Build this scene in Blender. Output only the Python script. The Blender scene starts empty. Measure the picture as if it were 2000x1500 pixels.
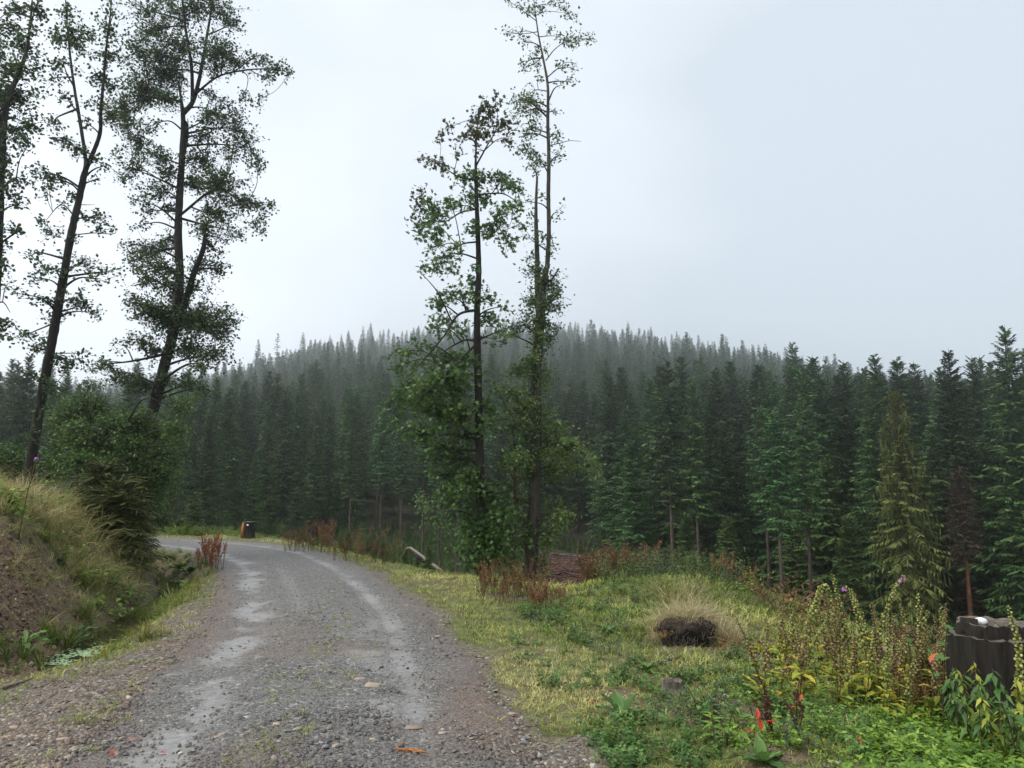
import bpy, math, random
import numpy as np
from mathutils import Vector

scene = bpy.context.scene
COL = scene.collection
R = math.radians
rng = np.random.default_rng(7)
random.seed(7)

# ---------------------------------------------------------------- camera
HAZE, HAZE_TOP = 0.00102, 158.0
EYE = 1.8
PITCH = R(8.0)
FPX = 1455.0
cam_d = bpy.data.cameras.new('camera')
cam_d.sensor_width = 36.0
cam_d.lens = 36.0 * FPX / 2000.0
cam_d.clip_start = 0.05
cam_d.clip_end = 3000
cam = bpy.data.objects.new('camera', cam_d)
COL.objects.link(cam)
cam.location = (0, 0, EYE)
cam.rotation_euler = (R(90) + PITCH, 0, 0)
scene.camera = cam

# ---------------------------------------------------------------- sky
SUN_EL, SUN_AZ = R(58), R(-115)          # azimuth from +Y towards +X
world = bpy.data.worlds.new('World')
scene.world = world
world.use_nodes = True
nt = world.node_tree
nt.nodes.clear()
def N(tree, typ, **kw):
    n = tree.nodes.new(typ)
    for k, v in kw.items():
        setattr(n, k, v)
    return n
w_out = N(nt, 'ShaderNodeOutputWorld')
w_bg = N(nt, 'ShaderNodeBackground')
w_bg.inputs['Strength'].default_value = 0.1
w_sky = N(nt, 'ShaderNodeTexSky')
w_sky.sky_type = 'NISHITA'
w_sky.sun_disc = False
w_sky.sun_elevation = SUN_EL
w_sky.sun_rotation = SUN_AZ
w_tc = N(nt, 'ShaderNodeTexCoord')
w_map = N(nt, 'ShaderNodeMapping')
w_map.inputs['Scale'].default_value = (1.0, 1.0, 1.5)
w_map.inputs['Location'].default_value = (0.30, 0.1, 0.55)
w_no = N(nt, 'ShaderNodeTexNoise')
w_no.inputs['Scale'].default_value = 1.7
w_no.inputs['Detail'].default_value = 3.5
w_no.inputs['Roughness'].default_value = 0.42
w_ramp = N(nt, 'ShaderNodeValToRGB')
w_ramp.color_ramp.elements[0].position = 0.36
w_ramp.color_ramp.elements[0].color = (2.75, 3.05, 3.32, 1)
w_ramp.color_ramp.elements[1].position = 0.66
w_ramp.color_ramp.elements[1].color = (4.2, 4.45, 4.7, 1)
w_mix = N(nt, 'ShaderNodeMix', data_type='RGBA')
w_mix.inputs[0].default_value = 0.93
L = nt.links.new
L(w_tc.outputs['Generated'], w_map.inputs['Vector'])
L(w_map.outputs['Vector'], w_no.inputs['Vector'])
w_sep = N(nt, 'ShaderNodeSeparateXYZ')
w_lobe = N(nt, 'ShaderNodeMath', operation='MULTIPLY_ADD')      # the cloud is brighter towards the hidden sun on the left
w_lobe.inputs[1].default_value = -0.16
L(w_tc.outputs['Generated'], w_sep.inputs[0])
L(w_sep.outputs['X'], w_lobe.inputs[0])
L(w_no.outputs['Fac'], w_lobe.inputs[2])
L(w_lobe.outputs[0], w_ramp.inputs['Fac'])
L(w_sky.outputs['Color'], w_mix.inputs[6])
L(w_ramp.outputs['Color'], w_mix.inputs[7])
L(w_mix.outputs[2], w_bg.inputs['Color'])
L(w_bg.outputs['Background'], w_out.inputs['Surface'])

sun_d = bpy.data.lights.new('sun', 'SUN')
sun_d.energy = 1.5
sun_d.angle = R(50)
sun_d.color = (1.0, 0.97, 0.92)
sun = bpy.data.objects.new('sun', sun_d)
COL.objects.link(sun)
sd = Vector((math.sin(SUN_AZ) * math.cos(SUN_EL), math.cos(SUN_AZ) * math.cos(SUN_EL), math.sin(SUN_EL)))
sun.rotation_euler = sd.to_track_quat('Z', 'Y').to_euler()

scene.view_settings.view_transform = 'Standard'
scene.view_settings.look = 'None'
scene.view_settings.exposure = 1.42
scene.view_settings.gamma = 1.0
scene.view_settings.use_curve_mapping = False
scene.render.engine = 'CYCLES'
cy = scene.cycles
cy.max_bounces = 6
cy.diffuse_bounces = 2
cy.glossy_bounces = 2
cy.transmission_bounces = 2
cy.volume_bounces = 3
cy.transparent_max_bounces = 4
cy.use_denoising = True
cy.caustics_reflective = False
cy.caustics_refractive = False
cy.sample_clamp_indirect = 4.0

# ---------------------------------------------------------------- helpers: maths
def vnoise(x, y, seed=0):
    x = np.asarray(x, float); y = np.asarray(y, float)
    xi = np.floor(x).astype(np.int64); yi = np.floor(y).astype(np.int64)
    xf = x - xi; yf = y - yi
    u = xf * xf * (3 - 2 * xf); v = yf * yf * (3 - 2 * yf)
    def h(a, b):
        n = (a * 374761393 + b * 668265263 + seed * 974711) & 0xFFFFFFFF
        n = ((n ^ (n >> 13)) * 1274126177) & 0xFFFFFFFF
        n = n ^ (n >> 16)
        return (n & 0xFFFF) / 65535.0
    return (h(xi, yi) * (1 - u) + h(xi + 1, yi) * u) * (1 - v) + (h(xi, yi + 1) * (1 - u) + h(xi + 1, yi + 1) * u) * v

def fbm(x, y, seed=0, o=3):
    s, a, t = 0, 1.0, 0
    for i in range(o):
        s = s + a * vnoise(np.asarray(x) * 2 ** i, np.asarray(y) * 2 ** i, seed + i * 17)
        t += a; a *= 0.5
    return s / t

def sstep(a, b, x):
    t = np.clip((x - a) / (b - a), 0, 1)
    return t * t * (3 - 2 * t)

def catmull(P, n=10):
    P = np.asarray(P, float)
    if len(P) < 3:
        t = np.linspace(0, 1, n + 1)[:, None]
        return P[0] * (1 - t) + P[-1] * t
    Q = np.vstack([2 * P[0] - P[1], P, 2 * P[-1] - P[-2]])
    out = []
    for i in range(1, len(Q) - 2):
        t = np.linspace(0, 1, n, endpoint=False)[:, None]
        a, b, c, d = Q[i - 1], Q[i], Q[i + 1], Q[i + 2]
        out.append(0.5 * (2 * b + (c - a) * t + (2 * a - 5 * b + 4 * c - d) * t ** 2 + (3 * b - a - 3 * c + d) * t ** 3))
    out.append(P[-1:])
    return np.vstack(out)

def poly_coords(line, x, y):
    """signed distance (positive to the right of travel) and the nearest index along a polyline"""
    x = np.asarray(x, float).ravel(); y = np.asarray(y, float).ravel()
    A = line[:-1]; B = line[1:]
    D = B - A
    L2 = (D ** 2).sum(1)
    best = np.full(x.shape, 1e18); bs = np.zeros(x.shape); bt = np.zeros(x.shape)
    for i in range(len(A)):
        px = x - A[i, 0]; py = y - A[i, 1]
        t = np.clip((px * D[i, 0] + py * D[i, 1]) / L2[i], 0, 1)
        qx = px - t * D[i, 0]; qy = py - t * D[i, 1]
        d = qx * qx + qy * qy
        m = d < best
        best = np.where(m, d, best)
        cr = D[i, 1] * px - D[i, 0] * py
        bs = np.where(m, np.sign(cr), bs)
        bt = np.where(m, i + t, bt)
    return np.sqrt(best) * bs, bt

# ---------------------------------------------------------------- terrain
ROAD = catmull([(0.2, -8), (-0.2, -3), (-0.8, 2), (-1.36, 5), (-1.9, 7.6), (-2.72, 11), (-3.9, 14.5), (-5.3, 18), (-7.7, 22.3),
                (-11.2, 25.4), (-15.5, 26.9), (-21, 27.3), (-30, 27)], 10)
EDGE = catmull([(-45, 34), (-26, 31.5), (-14, 30), (-8.2, 26.6), (-4.6, 20.6), (-2.0, 16.4), (-.1, 14.3), (1.0, 12.9), (2.1, 13.6), (2.9, 14.2), (3.5, 12.6),
                (3.8, 10.8), (4.25, 8.8), (4.95, 6.6), (6.4, 3), (9, -8)], 6)
RIDGE_PX = [-1200, -400, 0, 70, 200, 300, 460, 540, 620, 700, 850, 1000, 1100, 1250, 1400, 1500, 1650, 1800, 2000, 2400, 3200]
RIDGE_ROW = [840, 825, 815, 806, 778, 762, 722, 696, 668, 648, 634, 629, 628, 640, 664, 686, 724, 748, 772, 800, 830]
YR = 560.0
TREE_FAR = 32.0

DITCH_Y, DITCH_S = [3, 8, 11, 14, 17, 22], [-3.3, -3.2, -3.0, -2.65, -2.45, -2.4]

def far_h(x, y):
    yy = np.maximum(y, 28.0)
    a = np.clip(x / yy, -1.1, 1.1)
    px = 1000 + FPX * a
    row = np.interp(px, RIDGE_PX, RIDGE_ROW)
    zr = EYE + YR * np.tan(PITCH + np.arctan((750 - row) / FPX)) - TREE_FAR
    v = np.interp(px, [-200, 300, 700, 1000, 1150, 1500, 2100], [-1.0, -2.2, -3.4, -4.6, -5.2, -7.6, -10.0])
    y0 = np.interp(px, [-200, 300, 700, 1100, 1500, 2100], [42, 60, 82, 92, 72, 56])
    bald = np.interp(px, [-300, 0, 120, 260, 400], [1, 1, 1, .6, 0])
    s = np.clip((yy - y0) / (YR - y0), 0, 1)
    # the slope climbs so that every further row of trees shows a little above the one before it
    hb_ = np.interp(px, [-200, 200, 400, 700, 1000, 1300, 1700, 2050], [12.5, 13, 14.5, 16, 17.5, 19, 19.5, 20])
    th0 = np.arctan((v + hb_ - 2.0 - EYE) / y0); th1 = np.arctan((zr + TREE_FAR - EYE) / YR)
    lt = np.clip(np.log(np.maximum(yy, y0) / y0) / np.log(YR / y0), 0, 1)
    zs_ = EYE + yy * np.tan(th0 + (th1 - th0) * lt) - (hb_ + (TREE_FAR - hb_) * sstep(100, 600, yy)) + 2.0 * (1 - lt)
    z = np.where(yy > y0, np.minimum(np.maximum(zs_, v), np.maximum(zr, v)), v)
    z = z + (zr + TREE_FAR - 6 - z) * bald * sstep(0.62, 1.0, s) * 0.9     # the bare shoulder on the left stands clear of the trees
    z = z - np.clip(yy - YR, 0, None) * 0.32
    z = z + (fbm(x / 22, y / 22, 5) - .5) * 2.2 * sstep(45, 110, yy)
    return z

def height(x, y, detail=True):
    shp = np.shape(x)
    x = np.asarray(x, float).ravel(); y = np.asarray(y, float).ravel()
    zf = far_h(x, y)
    z = zf.copy()
    near = (np.abs(x + 5) < 60) & (y < 75)
    xn, yn = x[near], y[near]
    s, t = poly_coords(ROAD, xn, yn)
    u, _ = poly_coords(EDGE, xn, yn)

    # bench
    zb = np.zeros_like(xn)
    # right of the road: a slight hump and soft roll towards the edge
    zb += 0.10 * sstep(1.8, 4.5, s) * (fbm(xn / 1.6, yn / 1.6, 3) - 0.2) * 1.6
    zb += 0.30 * np.exp(-(((xn - 2.8) / 1.3) ** 2 + ((yn - 12.3) / 1.6) ** 2))
    zb += 0.12 * np.exp(-(((xn - 2.0) / 0.9) ** 2 + ((yn - 10.0) / 0.7) ** 2))
    zb -= 0.22 * sstep(1.9, 4.2, xn) * sstep(10.5, 7, yn)
    # left: shoulder, ditch, bank
    dd = np.interp(yn, [4, 7.6, 9.2, 11, 17, 22, 25], [0.0, 0.06, 0.30, 0.46, 0.58, 0.5, 0.15])
    so = np.interp(yn, DITCH_Y, DITCH_S)
    ditch = np.exp(-((s - so) / np.interp(yn, [10, 16], [.6, .42])) ** 2)
    hb = np.interp(yn, [2, 5, 8, 10, 13, 17, 21, 24, 28], [1.2, 1.5, 1.62, 1.72, 1.68, 1.48, 1.05, .45, .2])
    w = so - s                                        # metres beyond the ditch line
    bank = hb * sstep(0.25, np.interp(yn, [9, 11, 14, 19], [2.3, 2.4, 2.6, 2.0]), w) ** 0.9 + 0.05 * np.clip(w - 3, 0, 14)
    bank += (fbm(xn / .45, yn / .45, 9, 4) - .5) * 0.42 * sstep(.3, .9, w) * sstep(4.5, 2.5, w)
    bank += (fbm(xn / 2.2, yn / 2.2, 19) - .5) * 0.35 * sstep(1, 3, w)
    zb += np.where(s < 0, -dd * ditch + np.where(w > 0, bank * sstep(2.0, 5.0, yn + 0.0), 0), 0)
    zb += np.where(s < -1.8, -0.04 * sstep(1.8, 2.6, -s), 0)
    # beyond the far bend keep the left bank off the road
    zb = np.where(np.abs(s) < 1.42, -0.04, zb)
    if detail:
        zb += (fbm(xn / .28, yn / .28, 31) - .5) * 0.06 * sstep(1.35, 1.9, np.abs(s))
    # fall off the edge
    o = np.clip(-u, 0, None)
    drop = 0.55 * (np.sqrt(o * o + 1.2) - math.sqrt(1.2))
    zi = zb - drop
    zz = np.where(u > 0, zb, np.maximum(zi, zf[near]))
    k = sstep(48, 70, yn)
    zz = zz * (1 - k) + zf[near] * k
    kx = sstep(30, 55, np.abs(xn + 5))
    zz = zz * (1 - kx) + zf[near] * kx
    z[near] = zz
    return z.reshape(shp)

def ray(px, row):
    a = (px - 1000) / FPX; b = (750 - row) / FPX
    c, s = math.cos(PITCH), math.sin(PITCH)
    d = np.array([a, c - b * s, s + b * c])
    return d / d[1]

def P(px, row, Y):
    return np.array([0, 0, EYE]) + ray(px, row) * Y

def hit(px, row, y0=3.0, y1=400):
    d = ray(px, row)
    Y = np.concatenate([np.arange(y0, 40, 0.03), np.arange(40, y1, 0.4)])
    X = d[0] * Y; Z = EYE + d[2] * Y
    H = height(X, Y)
    i = np.argmax(Z < H)
    return np.array([X[i], Y[i], H[i]])

def at(px, Y):
    x = ray(px, 900)[0] * Y
    return np.array([x, Y, float(height(np.array([x]), np.array([Y]))[0])])

def gz(x, y):
    return float(height(np.array([x]), np.array([y]))[0])

# ---------------------------------------------------------------- helpers: meshes and objects
def make_mesh(name, V, tris=None, quads=None, tint=None, smooth=False, attrs=None):
    V = np.asarray(V, np.float32)
    me = bpy.data.meshes.new(name)
    me.vertices.add(len(V))
    me.vertices.foreach_set('co', V.ravel())
    idx, starts, off = [], [], 0
    for F, k in ((tris, 3), (quads, 4)):
        if F is not None and len(F):
            F = np.asarray(F, np.int32)
            idx.append(F.ravel())
            starts.append(off + np.arange(len(F), dtype=np.int32) * k)
            off += F.size
    idx = np.concatenate(idx); starts = np.concatenate(starts)
    me.loops.add(len(idx))
    me.loops.foreach_set('vertex_index', idx)
    me.polygons.add(len(starts))
    me.polygons.foreach_set('loop_start', starts)
    if smooth:
        me.polygons.foreach_set('use_smooth', np.ones(len(starts), bool))
    A = dict(attrs or {})
    if tint is not None:
        A['tint'] = tint
    for k, v in A.items():
        at_ = me.attributes.new(k, 'FLOAT', 'POINT')
        at_.data.foreach_set('value', np.asarray(v, np.float32))
    me.update(calc_edges=True)
    return me

def obj(name, me, mats=None, parent=None, loc=None):
    o = bpy.data.objects.new(name, me)
    if mats is not None and len(me.materials) == 0:
        for m in (mats if isinstance(mats, (list, tuple)) else [mats]):
            me.materials.append(m)
    COL.objects.link(o)
    if parent is not None:
        o.parent = parent
    if loc is not None:
        o.location = loc
    return o

def tag(o, label=None, cat=None, group=None, kind=None):
    if label: o['label'] = label
    if cat: o['category'] = cat
    if group: o['group'] = group
    if kind: o['kind'] = kind
    return o

def empty(name, loc, label, cat, group=None, rz=0):
    o = bpy.data.objects.new(name, None)
    o.empty_display_size = 0.2
    COL.objects.link(o)
    o.location = loc
    o.rotation_euler = (0, 0, rz)
    return tag(o, label, cat, group)

class MB:
    """collects pieces into one mesh"""
    def __init__(s):
        s.V, s.T, s.Q, s.t, s.n = [], [], [], [], 0
    def add(s, V, tris=None, quads=None, tint=0.5):
        V = np.asarray(V, float).reshape(-1, 3)
        s.V.append(V)
        if tris is not None and len(tris): s.T.append(np.asarray(tris) + s.n)
        if quads is not None and len(quads): s.Q.append(np.asarray(quads) + s.n)
        s.t.append(np.full(len(V), tint, float) if np.isscalar(tint) else np.asarray(tint, float))
        s.n += len(V)
        return s
    def tube(s, pts, rad, sides=6, tint=0.5, cap=True):
        V, Q, T = tube(pts, rad, sides, cap)
        return s.add(V, T, Q, tint)
    def mesh(s, name, smooth=False):
        return make_mesh(name, np.vstack(s.V), np.vstack(s.T) if s.T else None, np.vstack(s.Q) if s.Q else None, np.concatenate(s.t), smooth)

def tube(pts, rad, sides=6, cap=True, wob=0.0):
    P_ = np.asarray(pts, float); n = len(P_)
    rad = np.broadcast_to(np.asarray(rad, float), (n,))
    T = np.gradient(P_, axis=0)
    T /= np.linalg.norm(T, axis=1, keepdims=True) + 1e-9
    ref = np.array([0.31, 0.95, 0.05]) if abs(T.mean(0)[2]) > .6 else np.array([0.05, 0.1, 1.0])
    U = np.cross(T, ref); U /= np.linalg.norm(U, axis=1, keepdims=True) + 1e-9
    W = np.cross(T, U)
    a = np.linspace(0, 2 * np.pi, sides, endpoint=False)
    rr = rad[:, None]
    if wob:
        rr = rr * (1 + wob * (rng.random((n, sides)) - .5))
    V = P_[:, None, :] + rr[..., None] * (np.cos(a)[None, :, None] * U[:, None, :] + np.sin(a)[None, :, None] * W[:, None, :])
    V = V.reshape(-1, 3)
    i = np.arange(n - 1)[:, None] * sides; j = np.arange(sides)[None, :]; j2 = (j + 1) % sides
    Q = np.stack([i + j, i + j2, i + sides + j2, i + sides + j], -1).reshape(-1, 4)
    Tr = None
    if cap:
        V = np.vstack([V, P_[-1:], P_[:1]])
        e = (n - 1) * sides
        Tr = [[e + k, e + (k + 1) % sides, n * sides] for k in range(sides)] + [[(k + 1) % sides, k, n * sides + 1] for k in range(sides)]
    return V, Q, Tr

def spread(Vt, Ft, pos, rotz=None, scale=None, tilt=None, tint=None, M=None, tintv=None):
    """copies a template along rows of pos: returns V, F, tint (F keeps Ft's arity)"""
    Vt = np.asarray(Vt, float); Ft = np.asarray(Ft); n = len(pos); k = len(Vt)
    sc = np.ones(n) if scale is None else np.asarray(scale, float)
    S = sc[:, None, None] * np.broadcast_to(Vt, (n, k, 3)) if sc.ndim == 1 else sc[:, None, :] * Vt[None]
    if M is None:
        c, s = np.cos(rotz), np.sin(rotz)
        z0, o1 = np.zeros(n), np.ones(n)
        M = np.stack([np.stack([c, -s, z0], -1), np.stack([s, c, z0], -1), np.stack([z0, z0, o1], -1)], 1)
        if tilt is not None:
            tx, ty = tilt
            A = np.stack([np.stack([o1, z0, tx], -1), np.stack([z0, o1, ty], -1), np.stack([-tx, -ty, o1], -1)], 1)
            M = A @ M
    V = np.einsum('nij,nkj->nki', M, S) + np.asarray(pos)[:, None, :]
    F = (Ft[None] + (np.arange(n) * k)[:, None, None]).reshape(-1, Ft.shape[1])
    tt = np.full(n, .5) if tint is None else np.asarray(tint)
    tv = np.zeros(k) if tintv is None else np.asarray(tintv)
    T = np.clip(tt[:, None] + tv[None, :], 0, 1).ravel()
    return V.reshape(-1, 3), F, T

def rand_rot(n, up=0.0):
    """random rotation matrices; up>0 tilts the local z towards world up"""
    z = rng.normal(size=(n, 3)); z[:, 2] += up * np.sign(rng.random(n) - .08)
    z /= np.linalg.norm(z, axis=1, keepdims=True)
    x = rng.normal(size=(n, 3)); x -= (x * z).sum(1, keepdims=True) * z
    x /= np.linalg.norm(x, axis=1, keepdims=True)
    y = np.cross(z, x)
    return np.stack([x, y, z], -1)

# ---------------------------------------------------------------- helpers: materials
def lin(c):
    return tuple(((v / 255) / 12.92 if v / 255 <= .04045 else ((v / 255 + .055) / 1.055) ** 2.4) for v in c)

def ramp_set(r, stops):
    e = r.color_ramp.elements
    while len(e) > 1: e.remove(e[-1])
    e[0].position = stops[0][0]; e[0].color = (*stops[0][1], 1)
    for p, c in stops[1:]:
        q = e.new(p); q.color = (*c, 1)

def leafmat(name, cols, rough=.55, transl=.25, spec=.25, vary=.25, hue=.0, nscale=0):
    m = bpy.data.materials.new(name); m.use_nodes = True
    t = m.node_tree; t.nodes.clear(); l = t.links.new
    out = N(t, 'ShaderNodeOutputMaterial')
    att = N(t, 'ShaderNodeAttribute', attribute_name='tint')
    rp = N(t, 'ShaderNodeValToRGB'); ramp_set(rp, [(i / (len(cols) - 1), c) for i, c in enumerate(cols)])
    fac = att.outputs['Fac']
    if nscale:
        tc = N(t, 'ShaderNodeTexCoord'); no = N(t, 'ShaderNodeTexNoise'); no.inputs['Scale'].default_value = nscale
        l(tc.outputs['Object'], no.inputs['Vector'])
        mx = N(t, 'ShaderNodeMath', operation='MULTIPLY_ADD'); mx.inputs[1].default_value = .8; 
        sb = N(t, 'ShaderNodeMath', operation='SUBTRACT'); sb.inputs[1].default_value = .4
        l(no.outputs['Fac'], mx.inputs[0]); l(fac, mx.inputs[2]); l(mx.outputs[0], sb.inputs[0]); fac = sb.outputs[0]
    l(fac, rp.inputs['Fac'])
    oi = N(t, 'ShaderNodeObjectInfo')
    hs = N(t, 'ShaderNodeHueSaturation')
    ma = N(t, 'ShaderNodeMath', operation='MULTIPLY_ADD'); ma.inputs[1].default_value = vary * 2; ma.inputs[2].default_value = 1 - vary
    l(oi.outputs['Random'], ma.inputs[0]); l(ma.outputs[0], hs.inputs['Value'])
    if hue:
        mh = N(t, 'ShaderNodeMath', operation='MULTIPLY_ADD'); mh.inputs[1].default_value = hue * 2; mh.inputs[2].default_value = .5 - hue
        w = N(t, 'ShaderNodeTexWhiteNoise', noise_dimensions='1D'); l(oi.outputs['Random'], w.inputs['W'])
        l(w.outputs['Value'], mh.inputs[0]); l(mh.outputs[0], hs.inputs['Hue'])
    l(rp.outputs['Color'], hs.inputs['Color'])
    pb = N(t, 'ShaderNodeBsdfPrincipled')
    pb.inputs['Roughness'].default_value = rough
    pb.inputs['Specular IOR Level'].default_value = spec
    l(hs.outputs['Color'], pb.inputs['Base Color'])
    if transl > 0:
        tr = N(t, 'ShaderNodeBsdfTranslucent'); l(hs.outputs['Color'], tr.inputs['Color'])
        ms = N(t, 'ShaderNodeMixShader'); ms.inputs['Fac'].default_value = transl
        l(pb.outputs[0], ms.inputs[1]); l(tr.outputs[0], ms.inputs[2]); l(ms.outputs[0], out.inputs['Surface'])
    else:
        l(pb.outputs[0], out.inputs['Surface'])
    return m

def barkmat(name, c1, c2, c3=None, scale=14, stretch=.18, bump=.5, rough=.85):
    m = bpy.data.materials.new(name); m.use_nodes = True
    t = m.node_tree; l = t.links.new; pb = t.nodes['Principled BSDF']
    tc = N(t, 'ShaderNodeTexCoord'); mp = N(t, 'ShaderNodeMapping'); mp.inputs['Scale'].default_value = (1, 1, stretch)
    no = N(t, 'ShaderNodeTexNoise'); no.inputs['Scale'].default_value = scale; no.inputs['Detail'].default_value = 5
    n2 = N(t, 'ShaderNodeTexNoise'); n2.inputs['Scale'].default_value = 1.3; n2.inputs['Detail'].default_value = 3
    l(tc.outputs['Object'], mp.inputs['Vector']); l(mp.outputs[0], no.inputs['Vector']); l(tc.outputs['Object'], n2.inputs['Vector'])
    rp = N(t, 'ShaderNodeValToRGB'); ramp_set(rp, [(.32, c1), (.68, c2)])
    l(no.outputs['Fac'], rp.inputs['Fac'])
    mx = N(t, 'ShaderNodeMix', data_type='RGBA'); r2 = N(t, 'ShaderNodeValToRGB'); ramp_set(r2, [(.5, (0, 0, 0)), (.68, (.8, .8, .8))])
    l(n2.outputs['Fac'], r2.inputs['Fac']); l(r2.outputs['Color'], mx.inputs[0])
    l(rp.outputs['Color'], mx.inputs[6]); mx.inputs[7].default_value = (*(c3 or c2), 1)
    l(mx.outputs[2], pb.inputs['Base Color'])
    bp = N(t, 'ShaderNodeBump'); bp.inputs['Strength'].default_value = bump; bp.inputs['Distance'].default_value = .03
    l(no.outputs['Fac'], bp.inputs['Height']); l(bp.outputs[0], pb.inputs['Normal'])
    pb.inputs['Roughness'].default_value = rough
    pb.inputs['Specular IOR Level'].default_value = .3
    return m

# ================================================================ GROUND
def graded(lo, hi, step, out_lo, out_hi, g=1.11):
    a = list(np.arange(lo, hi, step))
    st, v = step, a[-1]
    while v < out_hi:
        st *= g; v += st; a.append(min(v, out_hi))
    st, v = step, a[0]
    while v > out_lo:
        st *= g; v -= st; a.insert(0, max(v, out_lo))
    return np.array(a)

gx = graded(-13.5, 7.0, 0.10, -680, 680, 1.10)
gy = graded(2.5, 19.0, 0.10, -60, 660, 1.045)
GX, GY = np.meshgrid(gx, gy)
fx, fy = GX.ravel(), GY.ravel()
fz = height(fx, fy)
nx, ny = len(gx), len(gy)
ii = (np.arange(ny - 1)[:, None] * nx + np.arange(nx - 1)[None, :]).ravel()
gq = np.stack([ii, ii + 1, ii + nx + 1, ii + nx], -1)

def zones(x, y):
    """material zones of the ground, 0..1"""
    s, t = poly_coords(ROAD, x, y)
    u, _ = poly_coords(EDGE, x, y)
    n1 = fbm(x / .9, y / .9, 41); n2 = fbm(x / .3, y / .3, 43); n3 = fbm(x / 3, y / 3, 47)
    so = np.interp(y, DITCH_Y, DITCH_S)
    w = so - s
    # gravel spills far over the left shoulder near the camera
    lw = np.interp(y, [4, 7, 10, 14, 20, 25], [3.3, 2.75, 2.3, 1.95, 1.8, 1.75])
    rw = np.interp(y, [4, 6, 8.5, 11, 15, 22], [1.75, 1.72, 1.68, 1.64, 1.6, 1.6])
    e = np.where(s < 0, (-s - lw) / .8, (s - rw) / np.interp(y, [5, 9], [.6, .3])) + (n1 - .5) * 2.2 + (n2 - .5) * 1.0
    gravel = 1 - sstep(-.7, .7, e)
    soil = sstep(.62, .76, n1 + .25 * (n2 - .5)) * sstep(2.0, 3, s) * .9
    soil = np.maximum(soil, np.exp(-(((x - 2.7) / .9) ** 2 + ((y - 8.6) / .8) ** 2)) * 1.1 * (.5 + n2))
    bankface = sstep(.1, .45, w) * sstep(2.7, 2.1, w) * np.interp(y, [4, 9.5, 11.2, 13], [1, 1, .7, .1])
    soil = np.where(s < 0, np.clip(bankface * (.45 + .9 * n1) * 1.25, 0, 1), soil)
    mud = np.exp(-((s - so) / .5) ** 2) * sstep(7, 8.5, y) * (s < 0)
    soil = np.clip(np.maximum(soil, mud), 0, 1) * (y < 35)
    needle = np.where(u < -1.5, 1.0, 0) * sstep(-1.5, -4, u)
    px = 1000 + FPX * x / np.maximum(y, 1)
    clear = needle * (px > 1030) * (px < 1420) * (y > 34) * (y < 79) + 0 * needle
    bald = sstep(330, 180, px) * sstep(320, 370, y) * sstep(.38, .5, n3 + .2)
    return dict(m_gravel=np.clip(gravel, 0, 1) * (np.abs(s) < 8) * (y < 40), m_soil=soil, m_needle=needle, m_clear=np.clip(clear, 0, 1), m_bald=bald)

ground_me = make_mesh('ground', np.stack([fx, fy, fz], -1), quads=gq, smooth=True, attrs=zones(fx, fy))

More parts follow.
